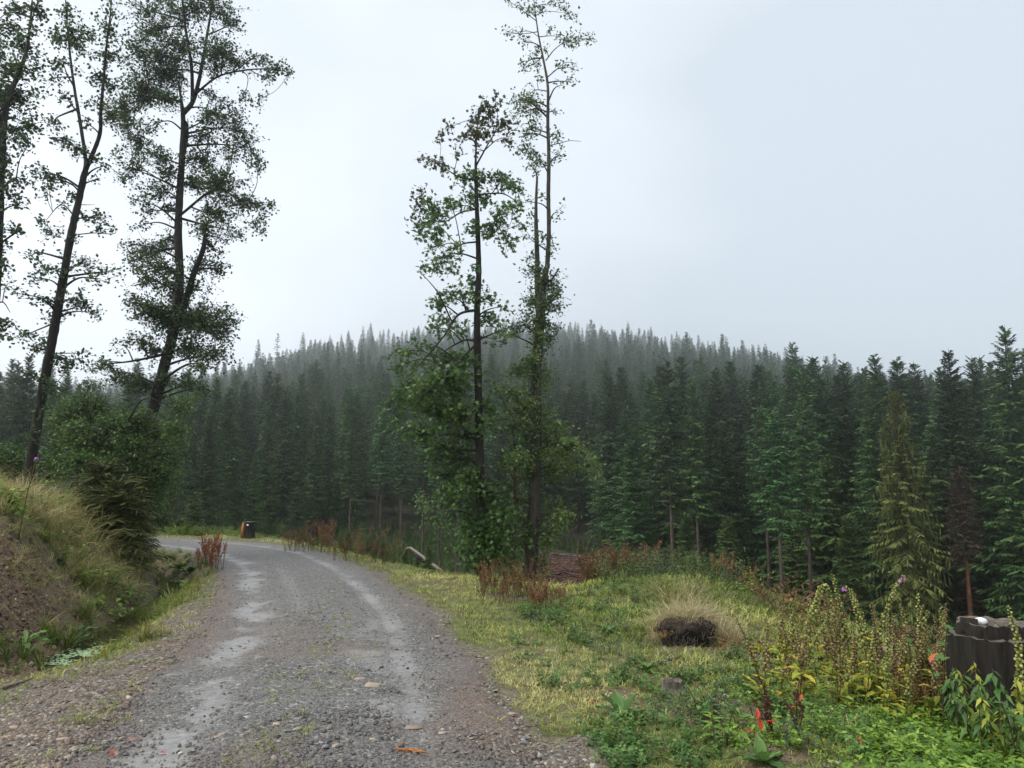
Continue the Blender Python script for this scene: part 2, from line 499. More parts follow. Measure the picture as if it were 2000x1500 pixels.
def groundmat():
    m = bpy.data.materials.new('forest ground'); m.use_nodes = True
    t = m.node_tree; l = t.links.new; pb = t.nodes['Principled BSDF']
    tc = N(t, 'ShaderNodeTexCoord'); oc = tc.outputs['Object']
    def noise(sc, det=4, ro=.55):
        n = N(t, 'ShaderNodeTexNoise'); n.inputs['Scale'].default_value = sc; n.inputs['Detail'].default_value = det; n.inputs['Roughness'].default_value = ro
        l(oc, n.inputs['Vector']); return n.outputs['Fac']
    def ramp(f, stops):
        r = N(t, 'ShaderNodeValToRGB'); ramp_set(r, stops); l(f, r.inputs['Fac']); return r.outputs['Color']
    def mix(f, a, b):
        x = N(t, 'ShaderNodeMix', data_type='RGBA'); l(f, x.inputs[0]); l(a, x.inputs[6]); l(b, x.inputs[7]); return x.outputs[2]
    def attr(n): return N(t, 'ShaderNodeAttribute', attribute_name=n).outputs['Fac']
    thatch = ramp(noise(5, 6, .7), [(.28, (.035, .03, .018)), (.45, (.10, .085, .04)), (.55, (.11, .12, .04)), (.7, (.20, .19, .08))])
    vor = N(t, 'ShaderNodeTexVoronoi'); vor.inputs['Scale'].default_value = 34; l(oc, vor.inputs['Vector'])
    sep = N(t, 'ShaderNodeSeparateColor'); l(vor.outputs['Color'], sep.inputs[0])
    grav = ramp(sep.outputs[0], [(0, (.035, .034, .033)), (.3, (.085, .078, .07)), (.55, (.12, .10, .085)), (.8, (.17, .145, .11)), (1, (.27, .25, .22))])
    grav = mix(ramp(noise(1.6, 3), [(.40, (0, 0, 0)), (.7, (.55, .55, .55))]), grav, ramp(sep.outputs[1], [(0, (.09, .06, .038)), (1, (.2, .14, .09))]))
    soil = ramp(noise(9, 6, .75), [(.28, (.020, .014, .010)), (.44, (.10, .066, .042)), (.6, (.16, .108, .07)), (.8, (.21, .16, .115))])
    need = ramp(noise(1.1, 6, .7), [(.3, (.012, .010, .007)), (.55, (.03, .028, .014)), (.7, (.05, .06, .022))])
    cl = ramp(noise(2.2, 7, .75), [(.3, (.028, .013, .008)), (.5, (.085, .042, .028)), (.72, (.14, .082, .056))])
    bald = ramp(noise(.11, 6, .7), [(.35, (.03, .028, .026)), (.5, (.10, .085, .07)), (.62, (.30, .22, .15)), (.75, (.34, .27, .2))])
    c = mix(attr('m_gravel'), thatch, grav)
    c = mix(attr('m_soil'), c, soil)
    c = mix(attr('m_needle'), c, need)
    c = mix(attr('m_clear'), c, cl)
    c = mix(attr('m_bald'), c, bald)
    l(c, pb.inputs['Base Color'])
    pb.inputs['Roughness'].default_value = .8
    pb.inputs['Specular IOR Level'].default_value = .3
    b1 = N(t, 'ShaderNodeBump'); b1.inputs['Strength'].default_value = .9; b1.inputs['Distance'].default_value = .02
    l(vor.outputs['Distance'], b1.inputs['Height']); b1.invert = True
    b2 = N(t, 'ShaderNodeBump'); b2.inputs['Strength'].default_value = .8; b2.inputs['Distance'].default_value = .05
    l(noise(7, 6, .7), b2.inputs['Height']); l(b1.outputs[0], b2.inputs['Normal']); l(b2.outputs[0], pb.inputs['Normal'])
    return m
tag(obj('ground', ground_me, groundmat()), kind='structure')

# ================================================================ ROAD
def road_z(s):
    return 0.012 + .035 * (1 - (s / 1.75) ** 2) - .030 * np.exp(-((s - .84) / .2) ** 2) - .026 * np.exp(-((s + .92) / .28) ** 2)

seg = np.linalg.norm(np.diff(ROAD, axis=0), axis=1); arc = np.concatenate([[0], np.cumsum(seg)])
aa = np.concatenate([np.arange(7.5, 26, .06), np.arange(26, arc[-1], .14)])
rx = np.interp(aa, arc, ROAD[:, 0]); ry = np.interp(aa, arc, ROAD[:, 1])
kx, ky = np.gradient(rx), np.gradient(ry)
for _ in range(30):
    kx = np.convolve(np.pad(kx, 2, mode='edge'), np.ones(5) / 5, 'valid'); ky = np.convolve(np.pad(ky, 2, mode='edge'), np.ones(5) / 5, 'valid')
kl = np.hypot(kx, ky); nxr, nyr = ky / kl, -kx / kl
ss = np.linspace(-1.78, 1.78, 60)
RX = rx[:, None] + nxr[:, None] * ss; RY = ry[:, None] + nyr[:, None] * ss
S2 = np.broadcast_to(ss, RX.shape)
wob = (fbm(RX / .5, RY / .5, 71) - .5)
RZ = road_z(S2) + wob * .035 + (fbm(RX / .12, RY / .12, 73) - .5) * .016 * (1 - .8 * np.exp(-((S2 - .84) / .2) ** 2))
edge = sstep(1.42, 1.78, np.abs(S2) + (fbm(RX / .35, RY / .35, 72) - .5) * .45); RZ = RZ - edge * .07
n1 = fbm(RX / .8, RY / .8, 75); n2 = fbm(RX / .25, RY / .25, 76); n3 = fbm(RX / 2.2, RY / 2.2, 78)
far_k = sstep(8, 20, RY)
SW = S2 + (fbm(RX / .9, RY / .9, 81) - .5) * .42 + (n2 - .5) * .16
rut = np.exp(-((S2 * .7 + SW * .3 - .84) / .16) ** 2) * np.clip(.62 + (n1 - .5) * 1.3 + (n2 - .5) * .8, 0, 1) * (.8 + .2 * sstep(6, 9, RY))
rut = np.maximum(rut, .6 * np.exp(-((SW - .60) / .30) ** 2) * sstep(.42, .62, n1 + .15 * n2) * sstep(14, 9, RY))
lrut = np.exp(-((SW + .95) / .27) ** 2) * sstep(.40, .66, n3 * .35 + n1 * .45 + .45 * n2 - .12) 
lrut = np.maximum(lrut, np.exp(-((S2 + 1.0) / .12) ** 2) * far_k * .75 * (.4 + .9 * n1))
rut = np.maximum(rut, lrut * 1.05)
rut = np.maximum(rut, .45 * np.exp(-((S2 + .30) / .16) ** 2) * sstep(10, 12, RY) * sstep(20, 14, RY) * (.5 + n1))
for k in (-.10, -.02, .06):       # tyre lugs on the right-hand track
    rut = rut * (1 - .5 * np.exp(-((S2 - .86 - k) / .012) ** 2) * sstep(8, 9.5, RY) * sstep(15, 12.5, RY))
RZ = RZ - .006 * rut
na, nb = RX.shape
ii = (np.arange(na - 1)[:, None] * nb + np.arange(nb - 1)[None, :]).ravel()
rq = np.stack([ii, ii + 1, ii + nb + 1, ii + nb], -1)
brown = sstep(.45, .7, fbm(RX / 1.7, RY / 1.7, 79)) * sstep(13, 6, RY) * .9 + sstep(1.05, 1.5, S2) * .55 + sstep(.9, 1.6, -S2 + (n1 - .5) * .9) * .75 * sstep(24, 12, RY)
road_me = make_mesh('gravel_road', np.stack([RX, RY, RZ], -1).reshape(-1, 3), quads=rq, smooth=True,
                    attrs=dict(rut=np.clip(rut, 0, 1).ravel(), brown=np.clip(brown, 0, 1).ravel()))

def roadmat():
    m = bpy.data.materials.new('wet shale gravel'); m.use_nodes = True
    t = m.node_tree; l = t.links.new; pb = t.nodes['Principled BSDF']
    tc = N(t, 'ShaderNodeTexCoord'); oc = tc.outputs['Object']
    mp = N(t, 'ShaderNodeMapping'); mp.inputs['Scale'].default_value = (1, 1.25, 1); l(oc, mp.inputs[0])
    def vor(sc):
        v = N(t, 'ShaderNodeTexVoronoi'); v.inputs['Scale'].default_value = sc; l(mp.outputs[0], v.inputs['Vector'])
        s = N(t, 'ShaderNodeSeparateColor'); l(v.outputs['Color'], s.inputs[0]); return v, s
    def noise(sc, det=4, ro=.55):
        n = N(t, 'ShaderNodeTexNoise'); n.inputs['Scale'].default_value = sc; n.inputs['Detail'].default_value = det; n.inputs['Roughness'].default_value = ro
        l(oc, n.inputs['Vector']); return n.outputs['Fac']
    def ramp(f, stops):
        r = N(t, 'ShaderNodeValToRGB'); ramp_set(r, stops); l(f, r.inputs['Fac']); return r.outputs['Color']
    def mix(f, a, b):
        x = N(t, 'ShaderNodeMix', data_type='RGBA'); l(f, x.inputs[0]); l(a, x.inputs[6]); l(b, x.inputs[7]); return x.outputs[2]
    v1, s1 = vor(30); v2, s2 = vor(85)
    g1 = ramp(s1.outputs[0], [(0, (.03, .03, .03)), (.35, (.078, .075, .072)), (.6, (.13, .122, .114)), (.85, (.20, .186, .168)), (1, (.34, .32, .285))])
    g2 = ramp(s2.outputs[1], [(0, (.045, .044, .043)), (.5, (.11, .105, .10)), (.9, (.20, .188, .17)), (1, (.32, .30, .275))])
    g = mix(ramp(noise(11, 3), [(.42, (0, 0, 0)), (.56, (1, 1, 1))]), g1, g2)
    gb = ramp(s2.outputs[2], [(0, (.05, .035, .027)), (.5, (.12, .088, .068)), (1, (.24, .18, .14))])
    br = N(t, 'ShaderNodeAttribute', attribute_name='brown').outputs['Fac']
    g = mix(br, g, gb)
    ru = N(t, 'ShaderNodeAttribute', attribute_name='rut').outputs['Fac']
    silt = ramp(noise(16, 5, .65), [(.3, (.13, .126, .122)), (.7, (.25, .243, .235))])
    # stones poke through the silt
    k = N(t, 'ShaderNodeMath', operation='MULTIPLY_ADD'); k.inputs[1].default_value = 1.5
    k2 = N(t, 'ShaderNodeMath', operation='MULTIPLY_ADD'); k2.inputs[1].default_value = 1.9; k2.inputs[2].default_value = -1.2
    l(noise(26, 4, .7), k2.inputs[0]); l(ru, k.inputs[0]); l(k2.outputs[0], k.inputs[2]); k.use_clamp = True
    fac = k.outputs[0]
    c = mix(fac, g, silt)
    l(c, pb.inputs['Base Color'])
    rr = N(t, 'ShaderNodeMapRange'); rr.inputs[3].default_value = .62; rr.inputs[4].default_value = .48; l(fac, rr.inputs[0]); l(rr.outputs[0], pb.inputs['Roughness'])
    pb.inputs['Specular IOR Level'].default_value = .5
    inv = N(t, 'ShaderNodeMapRange'); inv.inputs[3].default_value = 1.0; inv.inputs[4].default_value = .12; l(fac, inv.inputs[0])
    b1 = N(t, 'ShaderNodeBump'); b1.invert = True; b1.inputs['Distance'].default_value = .02; l(v1.outputs['Distance'], b1.inputs['Height']); l(inv.outputs[0], b1.inputs['Strength'])
    b2 = N(t, 'ShaderNodeBump'); b2.invert = True; b2.inputs['Distance'].default_value = .009; l(v2.outputs['Distance'], b2.inputs['Height']); l(inv.outputs[0], b2.inputs['Strength']); l(b1.outputs[0], b2.inputs['Normal'])
    l(b2.outputs[0], pb.inputs['Normal'])
    return m
tag(obj('gravel_road', road_me, roadmat()), kind='structure')

def surf(x, y):
    """height of what one stands on: the road where there is one, else the ground"""
    x = np.atleast_1d(np.asarray(x, float)); y = np.atleast_1d(np.asarray(y, float))
    s, _ = poly_coords(ROAD, x, y)
    return np.where(np.abs(s) < 1.6, road_z(s), height(x, y))

# forest track that crosses the valley floor behind the maple
ta = np.linspace(-.17, .125, 90)
TY = 82.0 - 3.0 * (ta + .03) + 6 * (ta + .02) ** 2
off = np.linspace(-1.9, 1.9, 7)
TX2 = ta[:, None] * TY[:, None] + 0 * off; TY2 = TY[:, None] + off[None, :]
TZ2 = height(TX2, TY2, False) + .07 - .03 * np.abs(off)[None, :] / 2
ii = (np.arange(89)[:, None] * 7 + np.arange(6)[None, :]).ravel()
tm = make_mesh('forest_track', np.stack([TX2, TY2, TZ2], -1).reshape(-1, 3), quads=np.stack([ii, ii + 7, ii + 8, ii + 1], -1), smooth=True)
tmat = bpy.data.materials.new('track gravel'); tmat.use_nodes = True
_t = tmat.node_tree; _n = N(_t, 'ShaderNodeTexNoise'); _n.inputs['Scale'].default_value = 2.5; _n.inputs['Detail'].default_value = 6
_r = N(_t, 'ShaderNodeValToRGB'); ramp_set(_r, [(.3, (.05, .045, .042)), (.7, (.11, .10, .095))])
_c = N(_t, 'ShaderNodeTexCoord'); _t.links.new(_c.outputs['Object'], _n.inputs['Vector']); _t.links.new(_n.outputs['Fac'], _r.inputs['Fac']); _t.links.new(_r.outputs['Color'], _t.nodes['Principled BSDF'].inputs['Base Color'])
_t.nodes['Principled BSDF'].inputs['Roughness'].default_value = .6
tag(obj('forest_track', tm, tmat), kind='structure')

# standing water in the ditch
def road_pt(a_len, s):
    x0 = np.interp(a_len, aa, rx); y0 = np.interp(a_len, aa, ry)
    return x0 + np.interp(a_len, aa, nxr) * s, y0 + np.interp(a_len, aa, nyr) * s
wl = np.linspace(16.4, 29.5, 40)
V_, Q_ = [], []
for a_ in wl:
    yy_ = np.interp(a_, aa, ry)
    for s_ in np.interp(yy_, DITCH_Y, DITCH_S) + np.array([-.55, -.27, 0, .27, .55]):
        x_, y_ = road_pt(a_, s_)
        V_.append((x_, y_, np.interp(y_, [8, 9.3, 12, 18], [-.30, -.30, -.36, -.46])))
ii = (np.arange(39)[:, None] * 5 + np.arange(4)[None, :]).ravel()
wmat = bpy.data.materials.new('ditch water'); wmat.use_nodes = True
_p = wmat.node_tree.nodes['Principled BSDF']; _p.inputs['Base Color'].default_value = (.018, .017, .010, 1); _p.inputs['Roughness'].default_value = .06; _p.inputs['IOR'].default_value = 1.33
tag(obj('ditch_water', make_mesh('ditch_water', V_, quads=np.stack([ii, ii + 1, ii + 6, ii + 5], -1), smooth=True), wmat), kind='structure')

# ================================================================ HAZE
hz = bpy.data.materials.new('haze air'); hz.use_nodes = True
hz.node_tree.nodes.clear()
_o = N(hz.node_tree, 'ShaderNodeOutputMaterial'); _v = N(hz.node_tree, 'ShaderNodeVolumePrincipled')
_v.inputs['Color'].default_value = (.97, .985, 1.0, 1); _v.inputs['Density'].default_value = HAZE; _v.inputs['Anisotropy'].default_value = 0.82
hz.node_tree.links.new(_v.outputs[0], _o.inputs['Volume'])
hx0, hx1, hy0, hy1, hz0, hz1 = -685, 685, -65, 665, float(fz.min()) - 1.2, HAZE_TOP
hv = [(x, y, z) for z in (hz0, hz1) for y in (hy0, hy1) for x in (hx0, hx1)]
tag(obj('haze', make_mesh('haze', hv, quads=[(0, 2, 3, 1), (4, 5, 7, 6), (0, 1, 5, 4), (2, 6, 7, 3), (0, 4, 6, 2), (1, 3, 7, 5)]), hz), kind='stuff')

# ================================================================ SPRUCE FOREST
needle = leafmat('spruce needles', [(.016, .042, .014), (.038, .087, .026), (.074, .142, .040), (.150, .215, .072)], rough=.6, transl=.15, spec=.2, vary=.42, hue=.02)
needle_y = leafmat('yellowing spruce needles', [(.06, .075, .018), (.105, .12, .028), (.17, .18, .05)], rough=.6, transl=.12, spec=.2, vary=.05)
needle_young = leafmat('young spruce needles', [(.04, .075, .020), (.075, .125, .030), (.13, .19, .05)], rough=.6, transl=.15, spec=.2, vary=.2)
needle_dead = leafmat('dead brown needles', [(.030, .020, .014), (.055, .034, .024), (.085, .055, .04)], rough=.8, transl=0, vary=.1)
bark_s = barkmat('spruce bark', (.028, .020, .016), (.075, .055, .042), (.10, .09, .075), 9, .3, .5)
bark_pale = barkmat('pale dry spruce bark', (.035, .027, .021), (.095, .074, .058), (.12, .10, .08), 9, .3, .4)
bark_or = barkmat('peeled orange spruce bark', (.075, .035, .018), (.21, .085, .035), (.05, .03, .022), 6, .25, .4)

def blades(p, d, l, w, up=None):
    """diamond blades: base p, direction d (unit), length l, half width w"""
    n = len(p)
    up = np.array([0, 0, 1.0]) if up is None else up
    sv = np.cross(d, up); sv /= np.linalg.norm(sv, axis=1, keepdims=True) + 1e-9
    mid = p + d * (l * .42)[:, None]
    V = np.stack([p, mid + sv * w[:, None], p + d * l[:, None], mid - sv * w[:, None]], 1)
    return V.reshape(-1, 3), (np.arange(n)[:, None] * 4 + np.arange(4)[None, :])

def spruce(seed, H=20., Rb=3.0, cb=.12, step=.42, per=6, nodes=7, style='dense', bw=.075, shape=.72, r0=None):
    r = np.random.default_rng(seed)
    mbc = MB()
    zs, z = [], cb * H
    while z < H * .985:
        zs.append(z); z += step * (.75 + .5 * r.random()) * (1 - .45 * z / H)
    B = []
    for z in zs:
        tau = (H - z) / (H * (1 - cb))
        n = per if tau > .12 else 4
        a0 = r.random() * 7
        for k in range(n):
            if style == 'thin' and r.random() < .35 * tau + .1: continue
            if r.random() < .05: continue
            B.append((z + r.normal() * .12, a0 + k * 2 * np.pi / n + r.normal() * .25, tau, r.random()))
    B = np.array(B)
    z, az, tau, q = B.T
    low = sstep(.75, 1.0, tau)
    L_ = Rb * tau ** shape * (.62 + .5 * q) * (1 - .35 * low * (style != 'young')) + .18
    if style == 'thin': L_ *= .85
    a1 = np.interp(tau, [0, .1, .35, .7, 1], [1.3, .75, .12, -.12, -.30]) + (r.random(len(q)) - .5) * .22
    a2 = np.interp(tau, [0, .2, .6, 1], [-.1, -.05, .08, .10]) - (.30 * tau if style == 'comb' else 0)
    cd, sn = np.cos(az), np.sin(az)
    def pt(t):
        rr = L_ * t
        return np.stack([cd * rr, sn * rr, z + L_ * (a1 * t + a2 * t * t)], -1)
    bt = np.clip(.42 + r.normal(size=len(q)) * .16, .05, .8)
    for k in range(nodes):
        t = .10 + .86 * (k + .3 * r.random(len(q))) / nodes
        p = pt(t)
        sl = a1 + 2 * a2 * t
        for sd_ in (-1, 1):
            ang = az + sd_ * (.75 + .35 * r.random(len(q)))
            dz = sl * .6 - .22 - .25 * r.random(len(q))
            d = np.stack([np.cos(ang), np.sin(ang), dz], -1); d /= np.linalg.norm(d, axis=1, keepdims=True)
            l = (L_ * .34 * (1 - .62 * t) + .16) * (.7 + .6 * r.random(len(q)))
            if style == 'comb': l *= .75
            w = bw * (.7 + .7 * r.random(len(q))) * (.55 + .55 * np.clip(L_ / 1.6, 0, 1))
            up = np.stack([r.normal(size=len(q)) * .5, r.normal(size=len(q)) * .5, np.ones(len(q))], -1)
            V, Q = blades(p, d, l, w, up)
            mbc.add(V, None, Q, np.repeat(np.clip(bt + r.normal(size=len(q)) * .13, 0, 1), 4))
        if style in ('comb', 'dense', 'thin') and (style == 'comb' or k % 2 == 0):
            d = np.stack([r.normal(size=len(q)) * .12, r.normal(size=len(q)) * .12, -np.ones(len(q))], -1)
            d /= np.linalg.norm(d, axis=1, keepdims=True)
            l = (.35 + .55 * r.random(len(q))) * (1.25 if style == 'comb' else .7) * np.clip(L_ / 1.5, .2, 1.3)
            up = np.stack([r.normal(size=len(q)), r.normal(size=len(q)), 0 * q], -1)
            V, Q = blades(p, d, l, bw * .7 * np.ones(len(q)), up)
            mbc.add(V, None, Q, np.repeat(np.clip(bt - .05 + r.normal(size=len(q)) * .12, 0, 1), 4))
    # the axis and tip of every branch
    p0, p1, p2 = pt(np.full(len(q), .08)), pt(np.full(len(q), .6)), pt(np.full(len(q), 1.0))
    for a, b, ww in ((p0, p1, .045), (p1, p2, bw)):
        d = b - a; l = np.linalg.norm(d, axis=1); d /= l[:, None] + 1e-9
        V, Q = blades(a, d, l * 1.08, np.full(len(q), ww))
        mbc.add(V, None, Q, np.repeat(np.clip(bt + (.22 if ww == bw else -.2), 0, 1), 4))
    # leader
    for k in range(4):
        a = k * 1.57
        mbc.add([(0, 0, H * .955), (.05 * np.cos(a), .05 * np.sin(a), H * .97), (0, 0, H + .25)], [(0, 1, 2)], None, .5)
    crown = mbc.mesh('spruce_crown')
    tb = MB(); r0 = r0 or .0088 * H
    zz = np.linspace(-.6, H * .99, 12)
    tb.tube(np.stack([.02 * H * np.sin(zz / H * 3 + seed) * .15, .02 * H * np.cos(zz / H * 2 + seed) * .1, zz], -1), r0 * (1 - .93 * np.clip(zz, 0, H) / H) + .012, 7)
    if cb > .2:      # dry dead twigs on the bare lower trunk
        for k in range(26):
            zt = r.uniform(.08, cb + .08) * H; a = r.random() * 6.28; l = r.uniform(.5, 1.5)
            tb.tube([(0, 0, zt), (np.cos(a) * l * .6, np.sin(a) * l * .6, zt - .1 * l), (np.cos(a) * l, np.sin(a) * l, zt - .32 * l)], [.022, .014, .006], 3, cap=False)
    return crown, tb.mesh('spruce_trunk', True)

SP = {}
def kind_of(key, n, mat_c, mat_t, **kw):
    out = []
    for i in range(n):
        c, t = spruce(hash(key) % 97 + i * 13 if False else sum(map(ord, key)) + i * 13, **kw)
        c.materials.append(mat_c); t.materials.append(mat_t); out.append((c, t, kw.get('H', 20.)))
    SP[key] = out
kind_of('dense', 4, needle, bark_s, H=20., Rb=4.1, cb=.07, step=.42, per=7, nodes=8, shape=.80)
kind_of('tall', 2, needle, bark_s, H=20., Rb=3.4, cb=.22, step=.40, per=7, nodes=8, shape=.8)
kind_of('thin', 2, needle, bark_pale, H=20., Rb=2.6, cb=.40, step=.42, per=6, nodes=7, style='thin')
kind_of('comb', 1, needle_y, bark_s, H=20., Rb=4.4, cb=.14, step=.62, per=7, nodes=9, style='comb', bw=.07)
kind_of('dead', 1, needle_dead, bark_or, H=12., Rb=1.3, cb=.50, step=.22, per=7, nodes=5, style='dense', bw=.03, shape=.45, r0=.15)
kind_of('young', 2, needle_young, bark_s, H=8., Rb=2.5, cb=.04, step=.30, per=6, nodes=7, style='young', bw=.065)
kind_of('far', 4, needle, bark_s, H=20., Rb=3.9, cb=.12, step=.62, per=6, nodes=4, bw=.14, shape=.95)
kind_of('lone', 1, needle, bark_pale, H=20., Rb=2.0, cb=.45, step=.9, per=5, nodes=5, style='thin', bw=.12)

def place_spruce(kind, i, x, y, H, label, group, name='spruce_tree', lean=(0, 0)):
    c, t, h0 = SP[kind][i % len(SP[kind])]
    s = H / h0
    o = empty(name, (x, y, gz(x, y) - .1), label, 'spruce', group, random.random() * 6.28)
    o.scale = (s * random.uniform(.88, 1.1), s * random.uniform(.88, 1.1), s)
    o.rotation_euler[0], o.rotation_euler[1] = lean
    obj('trunk', t, None, o); tag(obj('crown', c, None, o), kind='stuff')
    return o

EXPL = []   # (x, y) of hand-placed trees
def top_spruce(px, row, Y, kind, i, label, group=None, name='spruce_tree'):
    p = P(px, row, Y)
    H = p[2] - gz(p[0], Y)
    EXPL.append((p[0], Y))
    return place_spruce(kind, i, p[0], Y, H, label, group, name)

GF = 'spruces of the forest edge across the valley'
def stand_label(kind, px):
    where = 'left of the middle trees' if px < 760 else 'behind the middle trees' if px < 1180 else 'in the right half'
    look = {'dense': 'full dark green spruce branched to the ground', 'tall': 'tall dark green spruce with a clear lower stem', 'thin': 'thin spruce with a long bare grey trunk', 'young': 'young light green spruce'}[kind]
    return look + ', forest edge ' + where, look.split(' with')[0].split(' branched')[0] + 's ' + where
top_spruce(1962, 636, 56, 'dense', 0, 'tallest dark green spruce, its pointed top above the others at the right edge')
top_spruce(1852, 682, 60, 'tall', 0, 'tall dark spruce just left of the tallest one at the right edge')
top_spruce(1897, 696, 66, 'dense', 1, 'slim spruce top between the two tall spruces near the right edge')
top_spruce(1748, 758, 50, 'comb', 0, 'yellowish green spruce with long hanging twigs, above the foxgloves')
top_spruce(1872, 912, 53, 'dead', 0, 'dead brown spruce with a bare orange peeled trunk, behind the big stump', name='dead_spruce')
top_spruce(543, 650, 400, 'lone', 0, 'lone tall spruce with a long bare trunk standing above the misty ridge')
top_spruce(505, 664, 420, 'far', 1, 'pointed spruce next to the lone bare-trunked one on the misty ridge')
for px, row, Y, k, i in [(1545, 712, 74, 'tall', 1), (1484, 742, 66, 'thin', 0), (1425, 702, 92, 'dense', 2), (1303, 700, 58, 'thin', 0), (1352, 745, 57, 'thin', 1), (1508, 738, 52, 'thin', 0), (1562, 716, 54, 'thin', 1), (690, 795, 70, 'thin', 1), (750, 765, 71, 'thin', 0), (788, 790, 70, 'thin', 1), (1330, 694, 84, 'dense', 3), (1352, 752, 74, 'tall', 0),
                         (1236, 826, 68, 'dense', 0), (1408, 822, 72, 'dense', 1), (1612, 752, 72, 'dense', 2), (1688, 716, 88, 'dense', 0), (1640, 735, 80, 'tall', 1),
                         (1784, 706, 80, 'dense', 3), (1930, 800, 62, 'dense', 2), (1990, 820, 55, 'dense', 1), (1820, 830, 66, 'dense', 3), (1605, 900, 62, 'young', 0),
                         (1655, 1010, 56, 'young', 1), (1545, 1000, 62, 'young', 0), (1260, 1000, 68, 'young', 1), (1340, 1005, 66, 'young', 0), (1420, 1010, 64, 'young', 1),
                         (560, 752, 80, 'dense', 0), (645, 785, 86, 'dense', 1), (590, 728, 98, 'dense', 2), (430, 832, 62, 'dense', 3), (382, 862, 58, 'dense', 0),
                         (480, 742, 98, 'dense', 1), (697, 800, 84, 'thin', 0), (742, 762, 88, 'thin', 1), (785, 772, 90, 'thin', 0), (526, 792, 74, 'dense', 2),
                         (462, 800, 74, 'dense', 3), (618, 830, 76, 'tall', 0), (830, 780, 96, 'thin', 1), (1115, 740, 110, 'dense', 0), (1160, 768, 104, 'tall', 1), (960, 690, 120, 'dense', 1),
                         (500, 880, 66, 'dense', 2), (585, 900, 70, 'dense', 3), (660, 930, 76, 'dense', 1), (420, 930, 56, 'dense', 2), (1200, 800, 84, 'dense', 2)]:
    top_spruce(px, row, Y, k, i, *stand_label(k, px))

# the rest of the forest: jittered stand
def stand():
    pts = []
    y = 48.0
    while y < 610:
        sp = 4.5 + (y - 48) * .0105
        xs = np.arange(-.95 * y - 14, .95 * y + 14, sp)
        for x in xs:
            pts.append((x + rng.uniform(-.4, .4) * sp, y + rng.uniform(-.42, .42) * sp))
        y += sp
    return np.array(pts)
pts = stand()
sx, sy = pts.T
spx = 1000 + FPX * sx / sy
y0f = np.interp(spx, [-300, 0, 300, 420, 700, 820, 1050, 1060, 1180, 1190, 1500, 1750, 2100], [55, 55, 50, 52, 80, 92, 92, 96, 94, 68, 62, 55, 50])
ok = sy > y0f
ok &= ~((sy > 150) & (fbm(sx / 45, sy / 45, 301) > .64))
ok &= ~((spx < 210) & (sy > 330) & (rng.random(len(sx)) < .93))
trk = np.abs(sy - (82 - 3 * (sx / sy + .03))) < 3.6
ok &= ~(trk & (spx > 740) & (spx < 1190))
ok &= ~((sy < 58) & (spx > 1640) & (spx < 1850))
for ex, ey in EXPL:
    ok &= np.hypot(sx - ex, sy - ey) > 2.3
sx, sy, spx = sx[ok], sy[ok], spx[ok]
base = np.interp(spx, [-200, 200, 400, 600, 750, 1000, 1300, 1700, 2050], [11, 11.5, 12.8, 14.4, 16, 17.5, 19, 19.5, 20])
SHh = base + (TREE_FAR - 4.0 - base) * sstep(100, 480, sy) + rng.normal(size=len(sx)) * np.where(sy > 220, 3.3, np.where(sy > 90, 2.2, 1.9))
inf = (spx > -40) & (spx < 2040)
size = np.where(inf, SHh / sy, -1)
order = np.argsort(-size)
n_ind = 300 - len(EXPL)
chosen = order[:n_ind]
rest = order[n_ind:]
for j in chosen:
    k = rng.choice(['dense', 'tall', 'thin', 'dense'], p=[.4, .3, .15, .15])
    place_spruce(k, int(rng.integers(0, 4)), sx[j], sy[j], SHh[j], *stand_label(str(k), spx[j]))

def scatter_gn(name, pts3, scales, protos, label=None, cat=None):
    n = len(pts3)
    me = bpy.data.meshes.new(name)
    me.vertices.add(n); me.vertices.foreach_set('co', np.asarray(pts3, np.float32).ravel())
    for k, arr, ty in (('sc', scales, 'FLOAT'), ('ro', rng.random(n) * 6.28, 'FLOAT')):
        a = me.attributes.new(k, ty, 'POINT'); a.data.foreach_set('value', np.asarray(arr, np.float32))
    a = me.attributes.new('ix', 'INT', 'POINT'); a.data.foreach_set('value', rng.integers(0, len(protos), n).astype(np.int32))
    o = obj(name, me)
    g = bpy.data.node_groups.new(name, 'GeometryNodeTree')
    g.interface.new_socket('Geometry', in_out='INPUT', socket_type='NodeSocketGeometry')
    g.interface.new_socket('Geometry', in_out='OUTPUT', socket_type='NodeSocketGeometry')
    gi, go = N(g, 'NodeGroupInput'), N(g, 'NodeGroupOutput')
    jn = N(g, 'GeometryNodeGeometryToInstance')
    for p in reversed(protos):
        oi = N(g, 'GeometryNodeObjectInfo'); oi.inputs['Object'].default_value = p
        g.links.new(oi.outputs['Geometry'], jn.inputs[0])
    ip = N(g, 'GeometryNodeInstanceOnPoints'); ip.inputs['Pick Instance'].default_value = True
    def na(k, ty):
        q = N(g, 'GeometryNodeInputNamedAttribute', data_type=ty); q.inputs['Name'].default_value = k; return q.outputs[0]
    g.links.new(gi.outputs[0], ip.inputs['Points']); g.links.new(jn.outputs[0], ip.inputs['Instance'])
    g.links.new(na('ix', 'INT'), ip.inputs['Instance Index']); g.links.new(na('sc', 'FLOAT'), ip.inputs['Scale'])
    cx = N(g, 'ShaderNodeCombineXYZ'); g.links.new(na('ro', 'FLOAT'), cx.inputs['Z']); g.links.new(cx.outputs[0], ip.inputs['Rotation'])
    g.links.new(ip.outputs[0], go.inputs[0])
    md = o.modifiers.new('scatter', 'NODES'); md.node_group = g
    return tag(o, label, cat, kind='stuff')
protos = []
for c, t, h0 in SP['far']:
    po = bpy.data.objects.new('far_spruce_model', c); protos.append(po)
